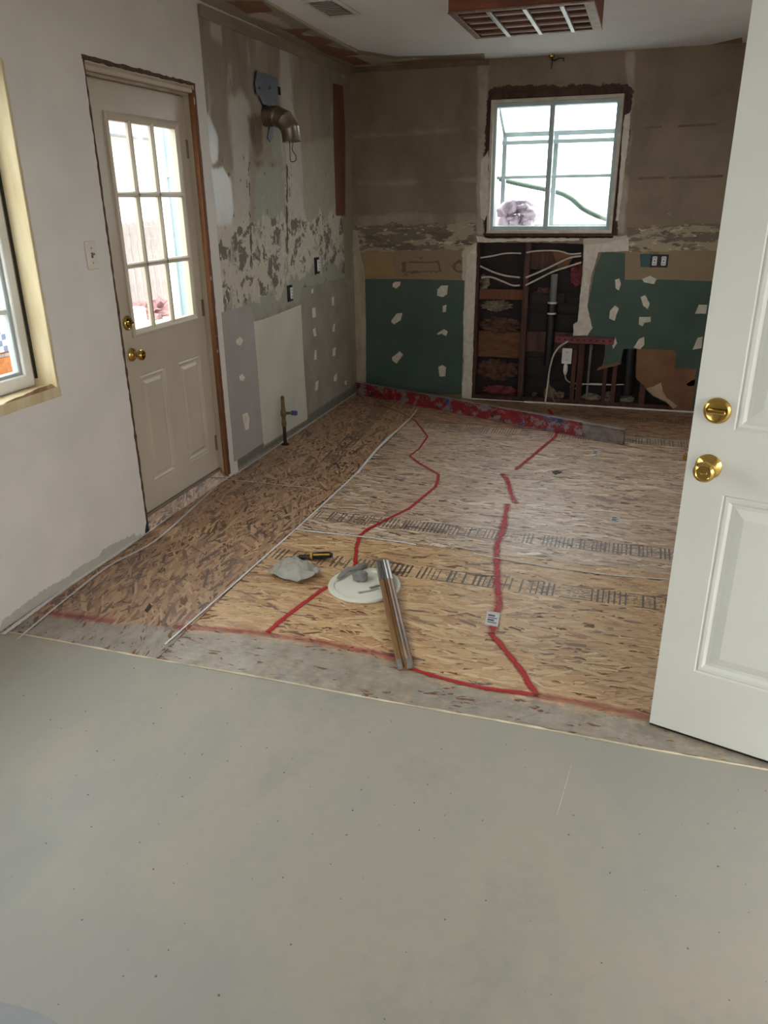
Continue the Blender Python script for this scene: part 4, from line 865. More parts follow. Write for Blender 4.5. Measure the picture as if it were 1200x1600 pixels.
# ------------------------------------------------------------------ ceiling, right and front walls
ceil_layers = {
 'strip': [[(0.043,-2.262),(0.259,-2.261),(0.354,-2.142),(0.330,-1.579),(0.317,-1.153),(0.318,-0.688),(0.483,-0.356),(0.825,-0.272),(1.074,-0.251),(1.001,0.210),(-0.046,0.170),(0.036,-1.621)]],
 'wood': [[(0.146,-2.180),(0.225,-2.178),(0.322,-2.126),(0.279,-1.903),(0.126,-1.914),(0.152,-2.105)], [(0.125,-1.473),(0.276,-1.452),(0.286,-1.409),(0.184,-1.331),(0.171,-1.253),(0.253,-1.200),(0.266,-0.997),(0.189,-0.935),(0.192,-0.886),(0.263,-0.659),(0.266,-0.500),(0.155,-0.490),(0.114,-0.218),(0.215,-0.115),(0.088,-0.105),(0.091,-0.317),(0.068,-0.686),(0.110,-1.059),(0.121,-1.356)], [(0.121,-0.448),(0.208,-0.468),(0.215,-0.115),(0.102,-0.130)]],
 'back': [[(2.442,0.094),(2.696,-0.206),(2.725,0.084),(2.454,0.176)], [(1.043,-0.014),(2.451,0.123),(2.457,0.230),(1.017,0.124)], [(0.336,-0.126),(0.813,-0.221),(1.034,-0.159),(1.009,-0.028),(0.467,0.021)]],
 'edge': [[(0.354,-2.142),(0.330,-1.579),(0.317,-1.153),(0.302,-0.643),(0.270,-0.604),(0.285,-1.123),(0.300,-1.555),(0.333,-2.136)]],
}
CEILM = layered('ceiling_paint', (222, 220, 222), [
   ('strip', (150, 138, 118), .03, 14, (1, 1, 1), 0, .006),
   ('strip', (186, 176, 158), .30, 9, (1, .4, 1), -.11, .02),
   ('wood', (124, 80, 56), .04, 18), ('back', (140, 116, 92), .02, 16), ('edge', (196, 186, 172), .008, 20)], .7, (214, 212, 214), .1, 40)
ceil = boxo('ceiling', (-.14, -8.3, H), (3.44, -2.6, H+.05), mat('ceiling_front_paint', (222, 220, 222), (214, 212, 214), 2, .7)); tag(ceil, kind='structure')
def csheet():
    nu, nv = 220, 174; u = np.linspace(-.14, 3.44, nu+1); v = np.linspace(-2.6, .13, nv+1); U, V_ = np.meshgrid(u, v); P_ = np.stack([U.ravel(), V_.ravel()], 1)
    idx = np.arange(len(P_)).reshape(nv+1, nu+1); F_ = np.stack([idx[:-1, :-1].ravel(), idx[1:, :-1].ravel(), idx[1:, 1:].ravel(), idx[:-1, 1:].ravel()], 1)
    me = bpy.data.meshes.new('kitchen_ceiling'); me.from_pydata([(a, b, H) for a, b in P_], [], F_.tolist())
    for k, polys in ceil_layers.items():
        d = np.full(len(P_), -1e9)
        for po in polys: d = np.maximum(d, sdf(P_, po)[0])
        me.attributes.new(k, 'FLOAT', 'POINT').data.foreach_set('value', np.clip(d, -.25, .25).astype(np.float32))
    me.update(); link('kitchen_ceiling', me, CEILM, ceil)
csheet(); boxo('ceiling_deck', (-.14, -2.6, H+.002), (3.44, .13, H+.05), SHEATH, ceil)
boxo('back_batten', (0.018, -.016, 2.425), (1.06, 0, 2.461), mat('back_batten_paint', (128, 112, 92), (104, 90, 72), 6, .8), wbk)
ADDED_KWIN = [(-2.05, .95), (-1.35, .95), (-1.35, 2.0), (-2.05, 2.0)]  # unseen opening, added to raise the light level in the kitchen
wr = sheet('wall_right', 'L', -8.3, .12, 0, H, .1, [[(-5.23, -.02), (-4.29, -.02), (-4.29, 2.06), (-5.23, 2.06)], ADDED_KWIN], {}, -.14, WHITE, None, h=3.3); tag(wr, kind='structure')
wf = sheet('wall_front', 'B', -.14, 3.44, 0, H, .1, [rect(1.4, .9, 2.6, 2.1)], {}, .1, WHITE, None, h=8.2); tag(wf, kind='structure')
w3 = empty('added_window_3', (0, -8.25, 0)); tag(w3, kind='structure')  # unseen window added behind the camera to let in more daylight
bm = BM()
for lo, hi in (((1.4, -.04, .9), (1.46, .04, 2.1)), ((2.54, -.04, .9), (2.6, .04, 2.1)), ((1.4, -.04, .9), (2.6, .04, .96)), ((1.4, -.04, 2.04), (2.6, .04, 2.1)), ((1.97, -.04, .9), (2.03, .04, 2.1))): box(bm, lo, hi, .004)
obj('window_frame', bm, VINYL, w3)

w4 = empty('added_window_4', (3.37, 0, 0)); tag(w4, kind='structure')  # frame for the unseen window added to brighten the kitchen
bm = BM()
for lo, hi in (((-.04, -2.05, .95), (.04, -2.0, 2.0)), ((-.04, -1.40, .95), (.04, -1.35, 2.0)), ((-.04, -2.05, .95), (.04, -1.35, 1.0)), ((-.04, -2.05, 1.95), (.04, -1.35, 2.0))): box(bm, lo, hi, .004)
obj('window_frame', bm, VINYL, w4)

# ------------------------------------------------------------------ open front door
th_ = R(-15); dd = Vector((math.cos(th_), math.sin(th_), 0)); FE = Vector((2.412, -4.062, .014))
d2 = empty('door_2', FE, th_); tag(d2, 'white panelled front door standing open with brass knob and deadbolt', 'door', kind='structure')
T2 = lambda u, v, d: Vector((u, -d, v))
FW, FH = .905, 2.02
prow = [(.225, .785), (.966, 1.60), (1.70, 1.92)]
rects2 = [(u0_, a, u1_, b) for a, b in prow for u0_, u1_ in ((.104, .40), (.505, .80))]
PROF2 = [(0, 0), (.004, -.005), (.010, -.002), (.018, -.003), (.026, -.012), (.036, -.012), (.062, -.003)]
bm = BM(); leaf(bm, T2, FW, FH, .044, rects2, [], PROF2); obj('door_leaf', bm, DOORW, d2)
boxo('door_sweep', (0, .004, -.010), (FW, .040, .001), BLACK, d2)
knob(d2, axis_m((.057, 0, .873-.014), (0, -1, 0)), 1.02)
deadbolt(d2, axis_m((.058, 0, 1.027-.014), (0, -1, 0)))
bm = BM(); box(bm, (-.0015, .008, .835), (.0005, .036, .90), .0005); lp = obj('latch_plate', bm, BRASS, d2)
bm = BM(); box(bm, (-.014, .014, .858), (-.001, .030, .878), .003); obj('latch', bm, BRASS, lp)
boxo('jamb_strip', (-.0012, .004, .96), (.0005, .040, 1.04), BLACK, d2)
pr_ = boxo('added_overhang', (3.46, -8.2, 2.42), (6.2, -2.7, 2.56), mat('porch_soffit', (196, 190, 180), (180, 174, 164), 3, .8)); tag(pr_, kind='structure')  # unseen overhang, added to cut the daylight coming through the right doorway
tr2 = empty('trim_2', (0, 0, 0)); tag(tr2, kind='structure')
for a, b in (((3.295, -4.292, 0), (3.445, -4.272, 2.06)), ((3.295, -5.25, 0), (3.445, -5.23, 2.06)), ((3.295, -5.25, 2.06), (3.445, -4.272, 2.08))): boxo('door_jamb', a, b, VINYL, tr2, .002)
# hinges joining leaf to jamb
for z in (.2, 1.0, 1.8):
    bm = BM(); lathe(bm, [(0, -.045), (.007, -.045), (.007, .045), (0, .045)], 10, Matrix.Translation((FW+.004, .006, z))); obj('hinge', bm, BRASS, d2, 40)

# ------------------------------------------------------------------ ceiling fixture and vent
FXW = wood('fixture_wood', (128, 72, 48), (92, 48, 32), stretch=(3, 30, 30))
cl = empty('ceiling_light', (1.60, -1.85, H)); tag(cl, 'square brown wood ceiling light with an open grid bottom, in front of the window', 'ceiling light')
hx, hy, dp = .325, .325, .12
bm = BM()
for lo, hi in (((-hx, -hy, -dp), (hx, -hy+.02, 0)), ((-hx, hy-.02, -dp), (hx, hy, 0)), ((-hx, -hy, -dp), (-hx+.02, hy, 0)), ((hx-.02, -hy, -dp), (hx, hy, 0))): box(bm, lo, hi, .002)
obj('wood_frame', bm, FXW, cl)
bm = BM()
for lo, hi in (((-hx-.003, -hy-.003, -dp-.008), (hx+.003, -hy+.03, -dp)), ((-hx-.003, hy-.03, -dp-.008), (hx+.003, hy+.003, -dp)), ((-hx-.003, -hy, -dp-.008), (-hx+.03, hy, -dp)), ((hx-.045, -hy, -dp-.008), (hx+.003, hy, -dp))): box(bm, lo, hi, .002)
obj('bottom_rim', bm, mat('weathered_rim', (150, 128, 112), (104, 78, 66), 20, .5, .2), cl)
for x in (-.145, .02, .185): boxo('divider', (x-.011, -hy+.02, -dp-.012), (x+.011, hy-.02, -dp+.002), ALU, cl, .002)
SL = wood('slat_wood', (112, 70, 52), (84, 48, 36), stretch=(3, 30, 30))
for k in range(4):
    y = -.22+k*.145
    boxo('slat', (-hx+.02, y-.02, -dp-.004), (hx-.03, y+.02, -dp+.012), SL, cl, .002)
TUBEM = mat('frosted_tube', (206, 200, 194), (190, 184, 178), 5, .35)
for k in range(4):
    y = -.148+k*.145-.145*.0
    if y < .3:
        bm = BM(); tube(bm, [(-.29, y, -.098), (.285, y, -.098)], .021, 12); obj('tube_lamp', bm, TUBEM, cl, 40)
boxo('top_plate', (-hx+.02, -hy+.02, -.02), (hx-.02, hy-.02, -.002), PVCW, cl)
cv = empty('ceiling_vent', (.595, -1.885, H)); tag(cv, 'white louvred ceiling vent near the left wall', 'vent')
VM = mat('vent_enamel', (206, 202, 196), (184, 180, 174), 6, .5)
bm = BM()
for lo, hi in (((-.09, -.19, -.010), (-.065, .19, 0)), ((.065, -.19, -.010), (.09, .19, 0)), ((-.09, -.19, -.010), (.09, -.165, 0)), ((-.09, .165, -.010), (.09, .19, 0))): box(bm, lo, hi, .003)
obj('vent_frame', bm, VM, cv)
for k in range(9):
    bm = BM(); box(bm, (-.066, -.017, -.001), (.066, .017, .001), 0, Matrix.Translation((0, -.145+k*.036, -.006)) @ Matrix.Rotation(R(24), 4, 'X')); obj('louvre', bm, VM, cv)
boxo('vent_throat', (-.066, -.166, -.0025), (.066, .166, -.0005), mat('vent_dark', (140, 134, 128), (116, 110, 104), 8, .8), cv)
# little cut wire hook where the ceiling meets the wall above the window
hk = empty('wire_hook', (1.50, -.02, H-.004)); tag(hk, 'small brass wire hook at the ceiling edge above the window', 'hook')
bm = BM(); lathe(bm, [(0, 0), (.022, 0), (.02, -.012), (.006, -.02), (0, -.02)], 14); obj('hook_base', bm, BRASS, hk, 40)
bm = BM(); tube(bm, spline([(0, -.004, -.015), (.02, -.02, -.035), (.05, -.025, -.025), (.085, -.025, -.028), (.085, -.025, -.045)], 5), .005, 6); tube(bm, spline([(0, -.01, -.01), (.008, -.02, -.05), (.005, -.02, -.085)], 5), .004, 6); obj('wire', bm, BLACK, hk, True)

# ------------------------------------------------------------------ things on the left wall
sw = empty('light_switch', (0, -3.299, 1.342)); tag(sw, 'cream toggle light switch on the white wall left of the glazed door', 'light switch')
bm = BM(); box(bm, (0, -.036, -.058), (.006, .036, .058), .003); obj('switch_plate', bm, mat('cream_plate', (214, 206, 192), (200, 192, 178), 5, .4), sw)
bm = BM(); box(bm, (.0055, -.005, -.011), (.007, .005, .011)); obj('toggle_slot', bm, BLACK, sw)
bm = BM(); box(bm, (-.004, -.004, -.005), (.016, .004, .005), .002, Matrix.Translation((.006, 0, .001)) @ Matrix.Rotation(R(-22), 4, 'Y')); obj('toggle', bm, mat('tan_toggle', (150, 132, 110), (130, 112, 92), 5, .4), sw)
for z in (-.03, .03):
    bm = BM(); lathe(bm, [(0, .0075), (.004, .007), (.0045, .006), (0, .005)], 10, axis_m((0, 0, z), (1, 0, 0))); obj('screw', bm, BRASS, sw)
# sheet-metal plate and duct elbow
pt = slab('metal_plate', 'L', [(-1.601,2.242),(-1.325,2.239),(-1.331,2.142),(-1.356,2.094),(-1.420,2.095),(-1.458,2.074),(-1.545,2.077),(-1.596,2.121),(-1.622,2.119),(-1.637,2.176),(-1.616,2.204)], .012, .015, mat('blue_gray_sheet_metal', (112, 116, 124), (92, 96, 104), 5, .5, .3), None, .003, .02, 70)
tag(pt, 'bent blue gray sheet metal plate hung above the duct elbow on the left wall', 'metal plate')
for p_ in ([(-1.598,2.164),(-1.565,2.161),(-1.576,2.147),(-1.608,2.150)], [(-1.469,2.172),(-1.441,2.185),(-1.426,2.170),(-1.463,2.159)]): pyobj('punched_hole', [(.0155, a, b) for a, b in p_], [(0, 1, 2, 3)], BLACK, pt)
slab('plate_flap', 'L', [(-1.459,1.957),(-1.403,1.971),(-1.421,1.910),(-1.462,1.879),(-1.495,1.902)], .004, .006, pt.data.materials[0], pt)
dk = mat('dark_hole', (20, 17, 16), (12, 10, 10), 8, .95)
slab('duct_hole', 'L', [(-1.526,2.088),(-1.404,2.083),(-1.428,2.043),(-1.458,1.964),(-1.537,1.965)], 0, .003, dk, lw, .003, .02, 71); slab('wall_gap', 'L', [(-1.332,2.197),(-1.267,2.197),(-1.264,2.152),(-1.329,2.152)], 0, .004, dk, lw, .003, .02, 72)
el = empty('duct_elbow', (0, -1.50, 2.015)); tag(el, 'galvanised duct elbow turning down out of the left wall', 'duct')
J = [Vector((-.03, 0, 0)), Vector((.072, 0, 0)), Vector((.124, 0, -.022)), Vector((.160, 0, -.072)), Vector((.166, 0, -.142))]
sd = [(J[i+1]-J[i]).normalized() for i in range(4)]
rd = .056
for i in range(4):
    da = sd[0] if i == 0 else (sd[i-1]+sd[i]).normalized(); db = sd[3] if i == 3 else (sd[i]+sd[i+1]).normalized()
    bm = BM(); n = 32; rings = []
    for t_, d_, k in ((0, da, .985), (.04, da.lerp(sd[i], .06), 1.02), (.10, da.lerp(sd[i], .14), 1.0), (.88, db.lerp(sd[i], .16), 1.0), (.95, db.lerp(sd[i], .06), 1.018), (1, db, .985 if i < 3 else 1.02)):
        d_ = d_.normalized(); p_ = J[i].lerp(J[i+1], t_); Y_ = d_.cross(Vector((0, 1, 0))).normalized()
        st = 1/max(.6, d_.dot(sd[i]))
        rings.append([bm.verts.new(p_+(Vector((0, 1, 0))*math.cos(2*math.pi*j/n)+Y_*math.sin(2*math.pi*j/n)*st)*rd*k) for j in range(n)])
    for A, B_ in zip(rings, rings[1:]):
        for j in range(n): bm.faces.new((A[j], A[(j+1) % n], B_[(j+1) % n], B_[j]))
    obj('duct_segment', bm, STEEL, el, 30)
wl = cable('wire_loop', [(.150, -1.5, 1.895), (.15, -1.5, 1.84), (.15, -1.5, 1.775), (.165, -1.5, 1.765), (.185, -1.5, 1.775), (.185, -1.5, 1.80), (.165, -1.5, 1.83), (.17, -1.5, 1.86), (.172, -1.5, 1.90)], .0022, BLACK, None); tag(wl, 'thin dark wire loop hanging out of the duct elbow', 'wire')
# gas pipe stub with valve
gp = empty('gas_valve', (.045, -1.60, 0)); tag(gp, 'brass gas pipe stub with blue handled valve standing by the left wall', 'gas valve')
OLDB = mat('aged_brass', (136, 116, 80), (92, 76, 52), 20, .4, .8)
bm = BM(); tube(bm, [(0, 0, 0), (0, 0, .17)], .012, 12); lathe(bm, [(0, 0), (.03, 0), (.028, .006), (.012, .010)], 16); obj('pipe', bm, mat('black_iron', (70, 62, 54), (48, 42, 38), 20, .6, .5), gp, 40)
bm = BM(); lathe(bm, [(0, .13), (.015, .13), (.017, .14), (.017, .16), (.014, .17), (.014, .195), (.019, .205), (.019, .235), (.014, .245), (.012, .30), (.012, .33), (.006, .338), (0, .338)], 14); tube(bm, [(.0, 0, .22), (.055, .018, .22)], .010, 10); obj('valve_body', bm, OLDB, gp, 40)
bm = BM(); box(bm, (.05, .006, .205), (.095, .028, .238), .005); obj('valve_handle', bm, mat('blue_plastic', (84, 88, 140), (64, 68, 116), 6, .5), gp)

# ------------------------------------------------------------------ things on the floor
# long straightedge
A0, B0 = Vector((.035, -.085, 0)), Vector((2.250, -.985, 0)); dv = (B0-A0); Ls = dv.length; ang = math.atan2(dv.y, dv.x)
se = empty('straightedge', A0, ang); tag(se, 'long scuffed red straightedge with blue and white wear lying along the back wall', 'straightedge')
def red_bar():
    s = NT('scuffed_red_paint', .42); X, Y, Z = s.sep()
    col = s.ramp(s.noise(20, 4), [(.3, lin((112, 28, 38))), (.7, lin((160, 44, 54)))])
    m1 = s.step(s.noise(9, 6, vec=s.mapv(s.oc(), (1, 1, 1.2), (2, 0, 0)), rough=.7), .50, .55)
    col = s.mix(m1, col, s.mix(s.noise(60, 3), lin((158, 146, 148)), lin((112, 98, 104))))
    m2 = s.step(s.noise(4.5, 6, vec=s.mapv(s.oc(), (1, 1, 1), (7, 3, 0)), rough=.7), .585, .62)
    col = s.mix(m2, col, lin((52, 84, 150)))
    m3 = s.step(s.noise(12, 6, vec=s.mapv(s.oc(), (1, 1, 1.4), (5, 8, 0)), rough=.7), .56, .62)
    col = s.mix(m3, col, lin((66, 44, 50)))
    s.color(col); s.bump(s.noise(40, 4), .2); return s.m
hb, wb_ = .105, .034
bm = BM()
prof = [(0, 0), (wb_, 0), (wb_, .010), (wb_-.007, .016), (wb_-.007, hb-.016), (wb_, hb-.010), (wb_, hb), (0, hb), (0, hb-.010), (.007, hb-.016), (.007, .016), (0, .010)]
def extr(bm, prof, x0, x1, yoff=0):
    A = [bm.verts.new((x0, y+yoff, z)) for y, z in prof]; B_ = [bm.verts.new((x1, y+yoff, z)) for y, z in prof]; n = len(prof)
    for i in range(n): bm.faces.new((A[i], A[(i+1) % n], B_[(i+1) % n], B_[i]))
    bm.faces.new(A[::-1]); bm.faces.new(B_)
extr(bm, prof, 0, Ls-.30, -wb_/2); obj('beam', bm, red_bar(), se)
bm = BM(); extr(bm, prof, Ls-.30, Ls, -wb_/2); obj('bare_end', bm, mat('scuffed_bare_metal', (150, 140, 134), (104, 92, 88), 14, .5, .4, bump=.3), se)['label'] = 'bare gray end of the red straightedge'
bm = BM(); box(bm, (0, -wb_/2-.001, hb), (Ls, wb_/2+.001, hb+.003)); obj('top_edge', bm, ALU, se)
# pail lid with mortar
LW = mat('lid_plastic', (232, 230, 216), (214, 210, 192), 5, .45, bump=.1)
MORT = mat('wet_gray_mortar', (138, 136, 130), (112, 110, 106), 14, .55, bump=.5, bscale=50)
ld = empty('pail_lid', (1.245, -3.425, .003)); tag(ld, 'round white pail lid with gray mortar on it lying on the sheet floor', 'lid')
bm = BM(); lathe(bm, [(0, .006), (.128, .006), (.132, .013), (.145, .016), (.153, .014), (.157, .006), (.155, 0), (0, 0)], 56); obj('lid_disc', bm, LW, ld, 35)
def blob(name, pts, h, m, parent, seed):
    poly = ragged(pts, .006, .012, seed); n = len(poly); c = (sum(p[0] for p in poly)/n, sum(p[1] for p in poly)/n); bm = BM(); rings = []
    for k, (f, z) in enumerate(((1, .0), (.92, h*.6), (.7, h*.9), (.4, h))):
        rings.append([bm.verts.new((c[0]+(p[0]-c[0])*f, c[1]+(p[1]-c[1])*f, z*(1+.3*mnoise.noise(Vector((p[0]*40, p[1]*40, seed+k)))))) for p in poly])
    for A, B_ in zip(rings, rings[1:]):
        for i in range(n): bm.faces.new((A[i], A[(i+1) % n], B_[(i+1) % n], B_[i]))
    bm.faces.new(rings[-1]); o = obj(name, bm, m, parent, True); return o
lidp = lambda l: [(x-1.245, y+3.425) for x, y in l]
o = blob('mortar_smear', lidp([(1.113,-3.407),(1.109,-3.350),(1.127,-3.299),(1.162,-3.268),(1.199,-3.251),(1.211,-3.287),(1.170,-3.326),(1.144,-3.346),(1.134,-3.401),(1.122,-3.423)]), .006, MORT, ld, 3); o.location.z = .0155
o = blob('mortar_smear', lidp([(1.167,-3.366),(1.170,-3.326),(1.209,-3.315),(1.234,-3.353),(1.240,-3.389),(1.212,-3.410),(1.184,-3.399)]), .012, MORT, ld, 4); o.location.z = .006
bm = BM(); bmesh.ops.create_icosphere(bm, subdivisions=4, radius=.030)
for v in bm.verts: v.co = Vector((v.co.x*1.1, v.co.y*1.0, max(v.co.z*.72, -.018)))*(1+.4*mnoise.noise(v.co*45)+.2*mnoise.noise(v.co*110)); v.co.z += .016
lm = obj('mortar_lump', bm, MORT, ld, True); p_ = lidp([(1.213,-3.378)])[0]; lm.location = (p_[0], p_[1], .006)
o = blob('mortar_smear', lidp([(1.157,-3.290),(1.179,-3.263),(1.196,-3.251),(1.212,-3.280),(1.196,-3.312),(1.173,-3.325)]), .02, MORT, ld, 8); o.location.z = .016
o = blob('mortar_smear', lidp([(1.238,-3.499),(1.276,-3.470),(1.307,-3.431),(1.321,-3.439),(1.288,-3.479),(1.252,-3.507)]), .004, mat('thin_mortar', (176, 174, 160), (150, 148, 134), 20, .7), ld, 5); o.location.z = .0055
o = blob('mortar_smear', lidp([(1.270,-3.442),(1.299,-3.409),(1.317,-3.410),(1.286,-3.455)]), .004, MORT, ld, 6); o.location.z = .0055
# moulding strip lying across the lid
sA, sB = Vector((1.268, -3.245, .035)), Vector((1.594, -3.985, .0045)); dv = sB-sA; ang = math.atan2(dv.y, dv.x); Lm = dv.length
ms = empty('moulding_strip', sA, ang); ms.rotation_euler = (0, -math.asin(dv.z/Lm), ang)
tag(ms, 'brown wood grain floor moulding strip resting across the white lid', 'moulding strip')
def mw():
    s = NT('moulding_wood_grain', .3); a = s.noise(2.2, 6, stretch=(1, 26, 26), dist=.5)
    s.color(s.ramp(a, [(.3, lin((74, 52, 36))), (.5, lin((118, 84, 54))), (.7, lin((150, 112, 72)))])); return s.m
prof = [(-.030, 0), (-.030, .007), (-.024, .012), (-.012, .013), (-.010, .009), (-.005, .009), (-.003, .015), (.004, .016), (.010, .014), (.018, .013), (.026, .010), (.030, .005), (.030, 0)]
bm = BM(); extr(bm, prof, .10, Lm); obj('strip', bm, mw(), ms)
bm = BM(); extr(bm, [(y*1.04, z*1.06) for y, z in prof], 0, .17); obj('metal_sleeve', bm, mat('silver_tape', (178, 178, 176), (150, 150, 148), 10, .25, .8, stretch=(1, 8, 8)), ms)['label'] = 'silver taped end'
for a, b in ((-.030, -.012), (.002, .022)):
    bm = BM(); box(bm, (Lm-.045, a, .003), (Lm+.001, b, .0165), .002); obj('mortar_dab', bm, MORT, ms)
# rag
gb = [(0.774,-3.361),(0.785,-3.344),(0.898,-3.311),(0.945,-3.311),(0.995,-3.422),(0.973,-3.486),(0.888,-3.498),(0.829,-3.477)]
bm = BM(); NX, NY = 40, 34; g = []
for i in range(NX+1):
    row = []
    for j in range(NY+1):
        u, v = i/NX-.5, j/NY-.5; a = math.atan2(v, u); lim = .5*(1+.12*math.sin(3*a+1)+.10*math.sin(5*a))
        s_ = min(1, lim/max(abs(u), abs(v), 1e-3)*.0+1); x = u*.205*(1+.10*math.sin(6*v+1)); y = v*.165*(1+.14*math.sin(5*u+2))
        q = Vector((u*3.2+1.7, v*3.2, 4)); z = .012+.030*(1-4*u*u)*(1-4*v*v)+.050*max(0, .55-abs(mnoise.noise(q*1.3)))*(1.2-max(abs(u), abs(v))*1.6)+.012*mnoise.noise(q*2.4)
        row.append(bm.verts.new((x, y, max(z, .002+.004*abs(mnoise.noise(q*3))))))
    g.append(row)
for i in range(NX):
    for j in range(NY): bm.faces.new((g[i][j], g[i+1][j], g[i+1][j+1], g[i][j+1]))
rag = obj('rag', bm, mat('dusty_gray_cloth', (178, 174, 164), (152, 148, 138), 9, .95, bump=.4, bscale=90), None, True)
rag.location = (.905, -3.395, .003); rag.rotation_euler = (0, 0, R(-20)); tag(rag, 'crumpled light gray rag on the sheet floor left of the white lid', 'rag')
md = rag.modifiers.new('thickness', 'SOLIDIFY'); md.thickness = .002
# scraper behind the rag
kA, kB = Vector((.835, -3.268, .005)), Vector((1.003, -3.205, .005)); dv = kB-kA
kn = empty('scraper', kA, math.atan2(dv.y, dv.x)); tag(kn, 'black scraper with a yellow banded handle behind the gray rag', 'scraper')
bm = BM(); box(bm, (-.03, -.014, .004), (.085, .014, .010), .002); box(bm, (.03, -.014, .004), (.09, .014, .018), .004); obj('blade', bm, mat('dark_steel_blade', (88, 86, 84), (62, 60, 58), 9, .4, .6), kn)
bm = BM(); tube(bm, [(.088, 0, .014), (.098, 0, .015), (.135, 0, .016), (.175, 0, .016), (.19, 0, .014)], [.010, .015, .016, .015, .008], 12); obj('handle', bm, BLACK, kn, True)
bm = BM(); tube(bm, [(.085, 0, .0145), (.095, 0, .015)], .0165, 12); obj('yellow_band', bm, mat('yellow_plastic', (214, 176, 60), (190, 152, 44), 6, .45), kn, 40)
bm = BM(); tube(bm, [(.10, -.011, .024), (.175, -.011, .024)], .004, 8); obj('yellow_band', bm, bpy.data.materials['yellow_plastic'], kn, True)

# ------------------------------------------------------------------ outdoors
GZ = -.22
gr = boxo('patio_ground', (-30, -25, GZ-.1), (30, 40, GZ), mat('concrete_patio', (150, 147, 140), (126, 123, 117), 1.2, .9)); tag(gr, kind='structure')
FB = wood('fence_board_wood', (150, 137, 131), (112, 100, 96), stretch=(20, 20, 1.5))
fe = empty('wood_fence', (-4.0, 0, GZ)); tag(fe, 'weathered gray plank fence beyond the glazed door and left window', 'fence')
bmsh = None
for i in range(46):
    y = -2.5+i*.145
    if bmsh is None:
        bm = BM(); hh = 1.54
        vs_ = [(-.01, 0, 0), (-.01, .138, 0), (-.01, .138, hh-.03), (-.01, .105, hh), (-.01, .033, hh), (-.01, 0, hh-.03)]
        A = [bm.verts.new(v) for v in vs_]; B_ = [bm.verts.new((.01, v[1], v[2])) for v in vs_]
        bm.faces.new(A[::-1]); bm.faces.new(B_)
        for k in range(6): bm.faces.new((A[k], A[(k+1) % 6], B_[(k+1) % 6], B_[k]))
        o = obj('fence_board', bm, FB, fe); bmsh = o.data
    else: o = link('fence_board', bmsh, None, fe)
    o.location = (rng.uniform(-.006, .006), y, rng.uniform(-.012, .012))
boxo('fence_rail', (-.05, -2.5, .35), (-.012, 4.2, .44), FB, fe); boxo('fence_rail', (-.05, -2.5, 1.15), (-.012, 4.2, 1.24), FB, fe)
hs = empty('neighbour_house', (-9, 0, GZ)); tag(hs, 'cream stucco house standing behind the plank fence', 'house')
boxo('stucco_wall', (-4, -6, 0), (0, 14, 3.1), mat('cream_stucco', (240, 228, 206), (232, 218, 196), 2, .9), hs)
boxo('fascia', (-.1, -6.2, 3.1), (.5, 14.2, 3.45), mat('blue_gray_fascia', (150, 162, 172), (134, 146, 156), 3, .7), hs)
pyobj('roof', [(.5, -6.2, 3.45), (.5, 14.2, 3.45), (-4, 14.2, 4.7), (-4, -6.2, 4.7)], [(0, 1, 2, 3)], mat('pale_roof', (186, 190, 194), (168, 172, 176), 4, .8), hs)
for y in (1.2, 7.0): boxo('window_panel', (-.02, y, 1.2), (.03, y+1.3, 2.3), mat('house_window_%d' % int(y), (150, 160, 166), (120, 130, 138), 3, .2), hs)
# patio posts and sliding screen just outside the back corner
ps = empty('patio_enclosure', (-1.50, -.35, GZ)); tag(ps, 'white framed patio enclosure with blue gray panels outside the glazed door', 'enclosure')
PFR = mat('white_post_paint', (232, 236, 236), (214, 220, 222), 4, .5); PPN = mat('blue_gray_panel', (150, 166, 172), (124, 142, 150), 3, .5)
for x in (0, .30, .62): boxo('post', (x, -.04, 0), (x+.07, .04, 2.5), PFR, ps, .004)
for a, b in ((.07, .30), (.37, .62), (.69, 1.22)): boxo('screen_panel', (a, -.008, .08), (b, .008, 2.42), PPN, ps)
boxo('rail', (0, -.03, 2.42), (1.25, .03, 2.5), PFR, ps); boxo('rail', (0, -.03, .0), (1.25, .03, .08), PFR, ps); boxo('rail', (0, -.02, 1.95), (1.25, .02, 2.0), PFR, ps)
# planter with reddish plants, garden chair
pb = empty('planter', (-2.7, .92, GZ)); tag(pb, 'pale green raised planter of reddish plants outside by the plank fence', 'planter')
bm = BM()
for lo, hi in (((-.35, -.5, 0), (.35, -.44, .62)), ((-.35, .44, 0), (.35, .5, .62)), ((-.35, -.5, 0), (-.29, .5, .62)), ((.29, -.5, 0), (.35, .5, .62)), ((-.4, -.55, .60), (.4, .55, .66))): box(bm, lo, hi, .006)
obj('planter_box', bm, mat('pale_green_plastic', (206, 220, 210), (186, 204, 194), 4, .6), pb)
fuzz('foliage', (0, -.1, .64), (.3, .42, .16), mat('reddish_foliage', (150, 104, 104), (96, 74, 72), 14, .9, bump=.8), pb, 44, .6, 4)
gc = empty('garden_chair', (-2.25, -.10, GZ), R(35)); tag(gc, 'white garden chair outside, seen through the lowest middle door pane', 'chair')
GCM = mat('white_resin', (230, 232, 230), (212, 214, 214), 4, .5)
bm = BM(); box(bm, (-.24, -.24, .40), (.24, .24, .44), .01); obj('seat', bm, GCM, gc)
bm = BM(); box(bm, (-.24, .20, .44), (.24, .25, .86), .02); obj('backrest', bm, GCM, gc)
for x in (-.21, .21):
    for y in (-.21, .21): boxo('leg', (x-.025, y-.025, 0), (x+.025, y+.025, .41), GCM, gc, .004)
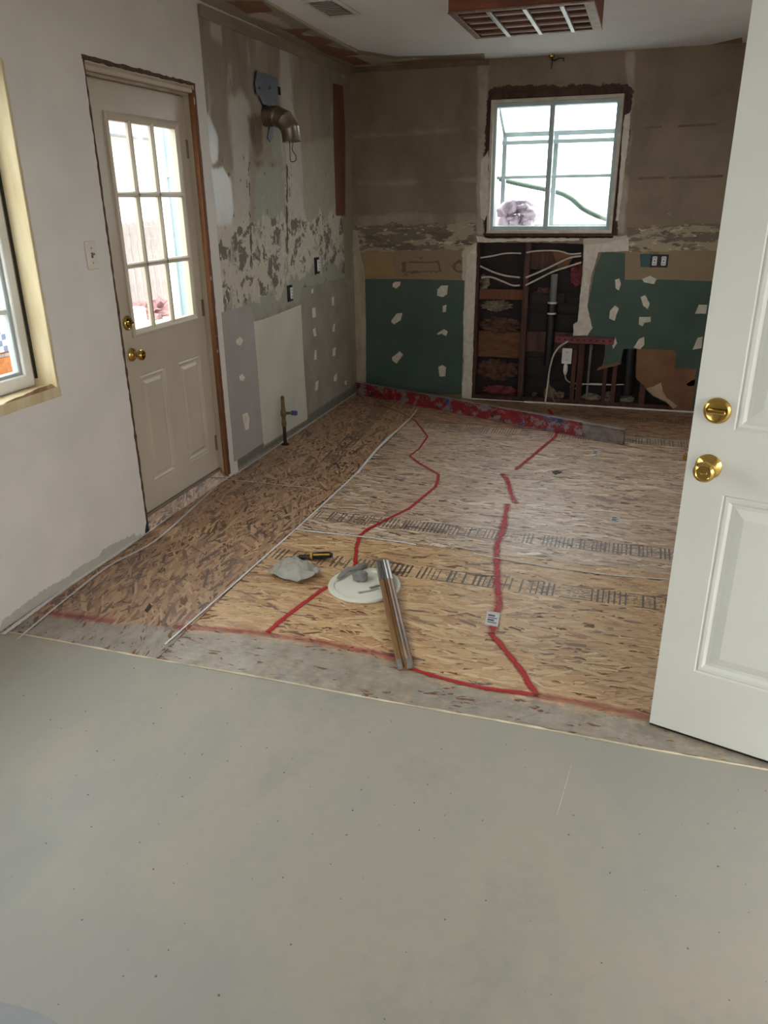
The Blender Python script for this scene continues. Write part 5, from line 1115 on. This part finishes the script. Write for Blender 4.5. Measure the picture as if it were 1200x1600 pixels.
# table with checked cloth and orange crate beyond the left window
tb = empty('patio_table', (-2.6, -1.75, GZ)); tag(tb, 'orange wood patio table outside the left window under a checked cloth', 'table')
OR = wood('orange_stained_wood', (206, 130, 72), (172, 98, 50), stretch=(3, 30, 30))
boxo('table_top', (-.5, -.6, .90), (.5, .6, .935), OR, tb, .004)
for x in (-.44, .44):
    for y in (-.54, .54): boxo('leg', (x-.035, y-.035, 0), (x+.035, y+.035, .90), OR, tb, .003)
for z in (.12, .28, .44, .60, .76): boxo('slat', (.475, -.54, z), (.495, .54, z+.135), OR, tb, .002)
def gingham():
    s = NT('blue_gingham', .85); c = s.n('ShaderNodeTexChecker'); c.inputs['Scale'].default_value = 24; s.put(c.inputs['Vector'], s.mapv(s.oc(), (1, 1, 1), (.013, .013, .013)))
    s.put(c.inputs['Color1'], lin((236, 238, 240))); s.put(c.inputs['Color2'], lin((112, 128, 158))); s.color(c.outputs['Color']); return s.m
bm = BM(); box(bm, (-.52, -.62, .936), (.52, .62, .942)); box(bm, (.512, -.62, .78), (.522, .62, .942)); box(bm, (-.52, -.625, .78), (.52, -.618, .942))
o = obj('tablecloth', bm, gingham(), None); o.location = (-2.6, -1.75, GZ); tag(o, 'blue and white checked tablecloth on the orange patio table', 'tablecloth')
bm = BM(); bmesh.ops.create_icosphere(bm, subdivisions=4, radius=.2)
for v in bm.verts: v.co = Vector((v.co.x*.8, v.co.y*.9, v.co.z*1.6))*(1+.2*mnoise.noise(v.co*7)); v.co.z = max(v.co.z, -.3)
o = obj('blue_bag', bm, mat('pale_blue_sack', (150, 176, 212), (112, 140, 184), 5, .7, bump=.4), None, True); o.location = (-1.83, -1.86, GZ+.3); tag(o, 'pale blue sack standing outside beside the orange table', 'sack')
# low pale fence far behind the back window
lf = empty('pale_fence', (0, 15, GZ)); tag(lf, 'pale weathered fence far beyond the back garden window', 'fence')
PF = mat('pale_fence_wood', (206, 204, 200), (176, 176, 176), 3, .9, stretch=(20, 20, 1))
bm = BM(); box(bm, (0, -.01, 0), (.19, .01, 1.72), .004); b0 = obj('fence_board', bm, PF, lf); b0.location.x = -9
for i in range(1, 60):
    o = link('fence_board', b0.data, None, lf); o.location = (-9+i*.2, rng.uniform(-.01, .01), rng.uniform(-.05, .03))
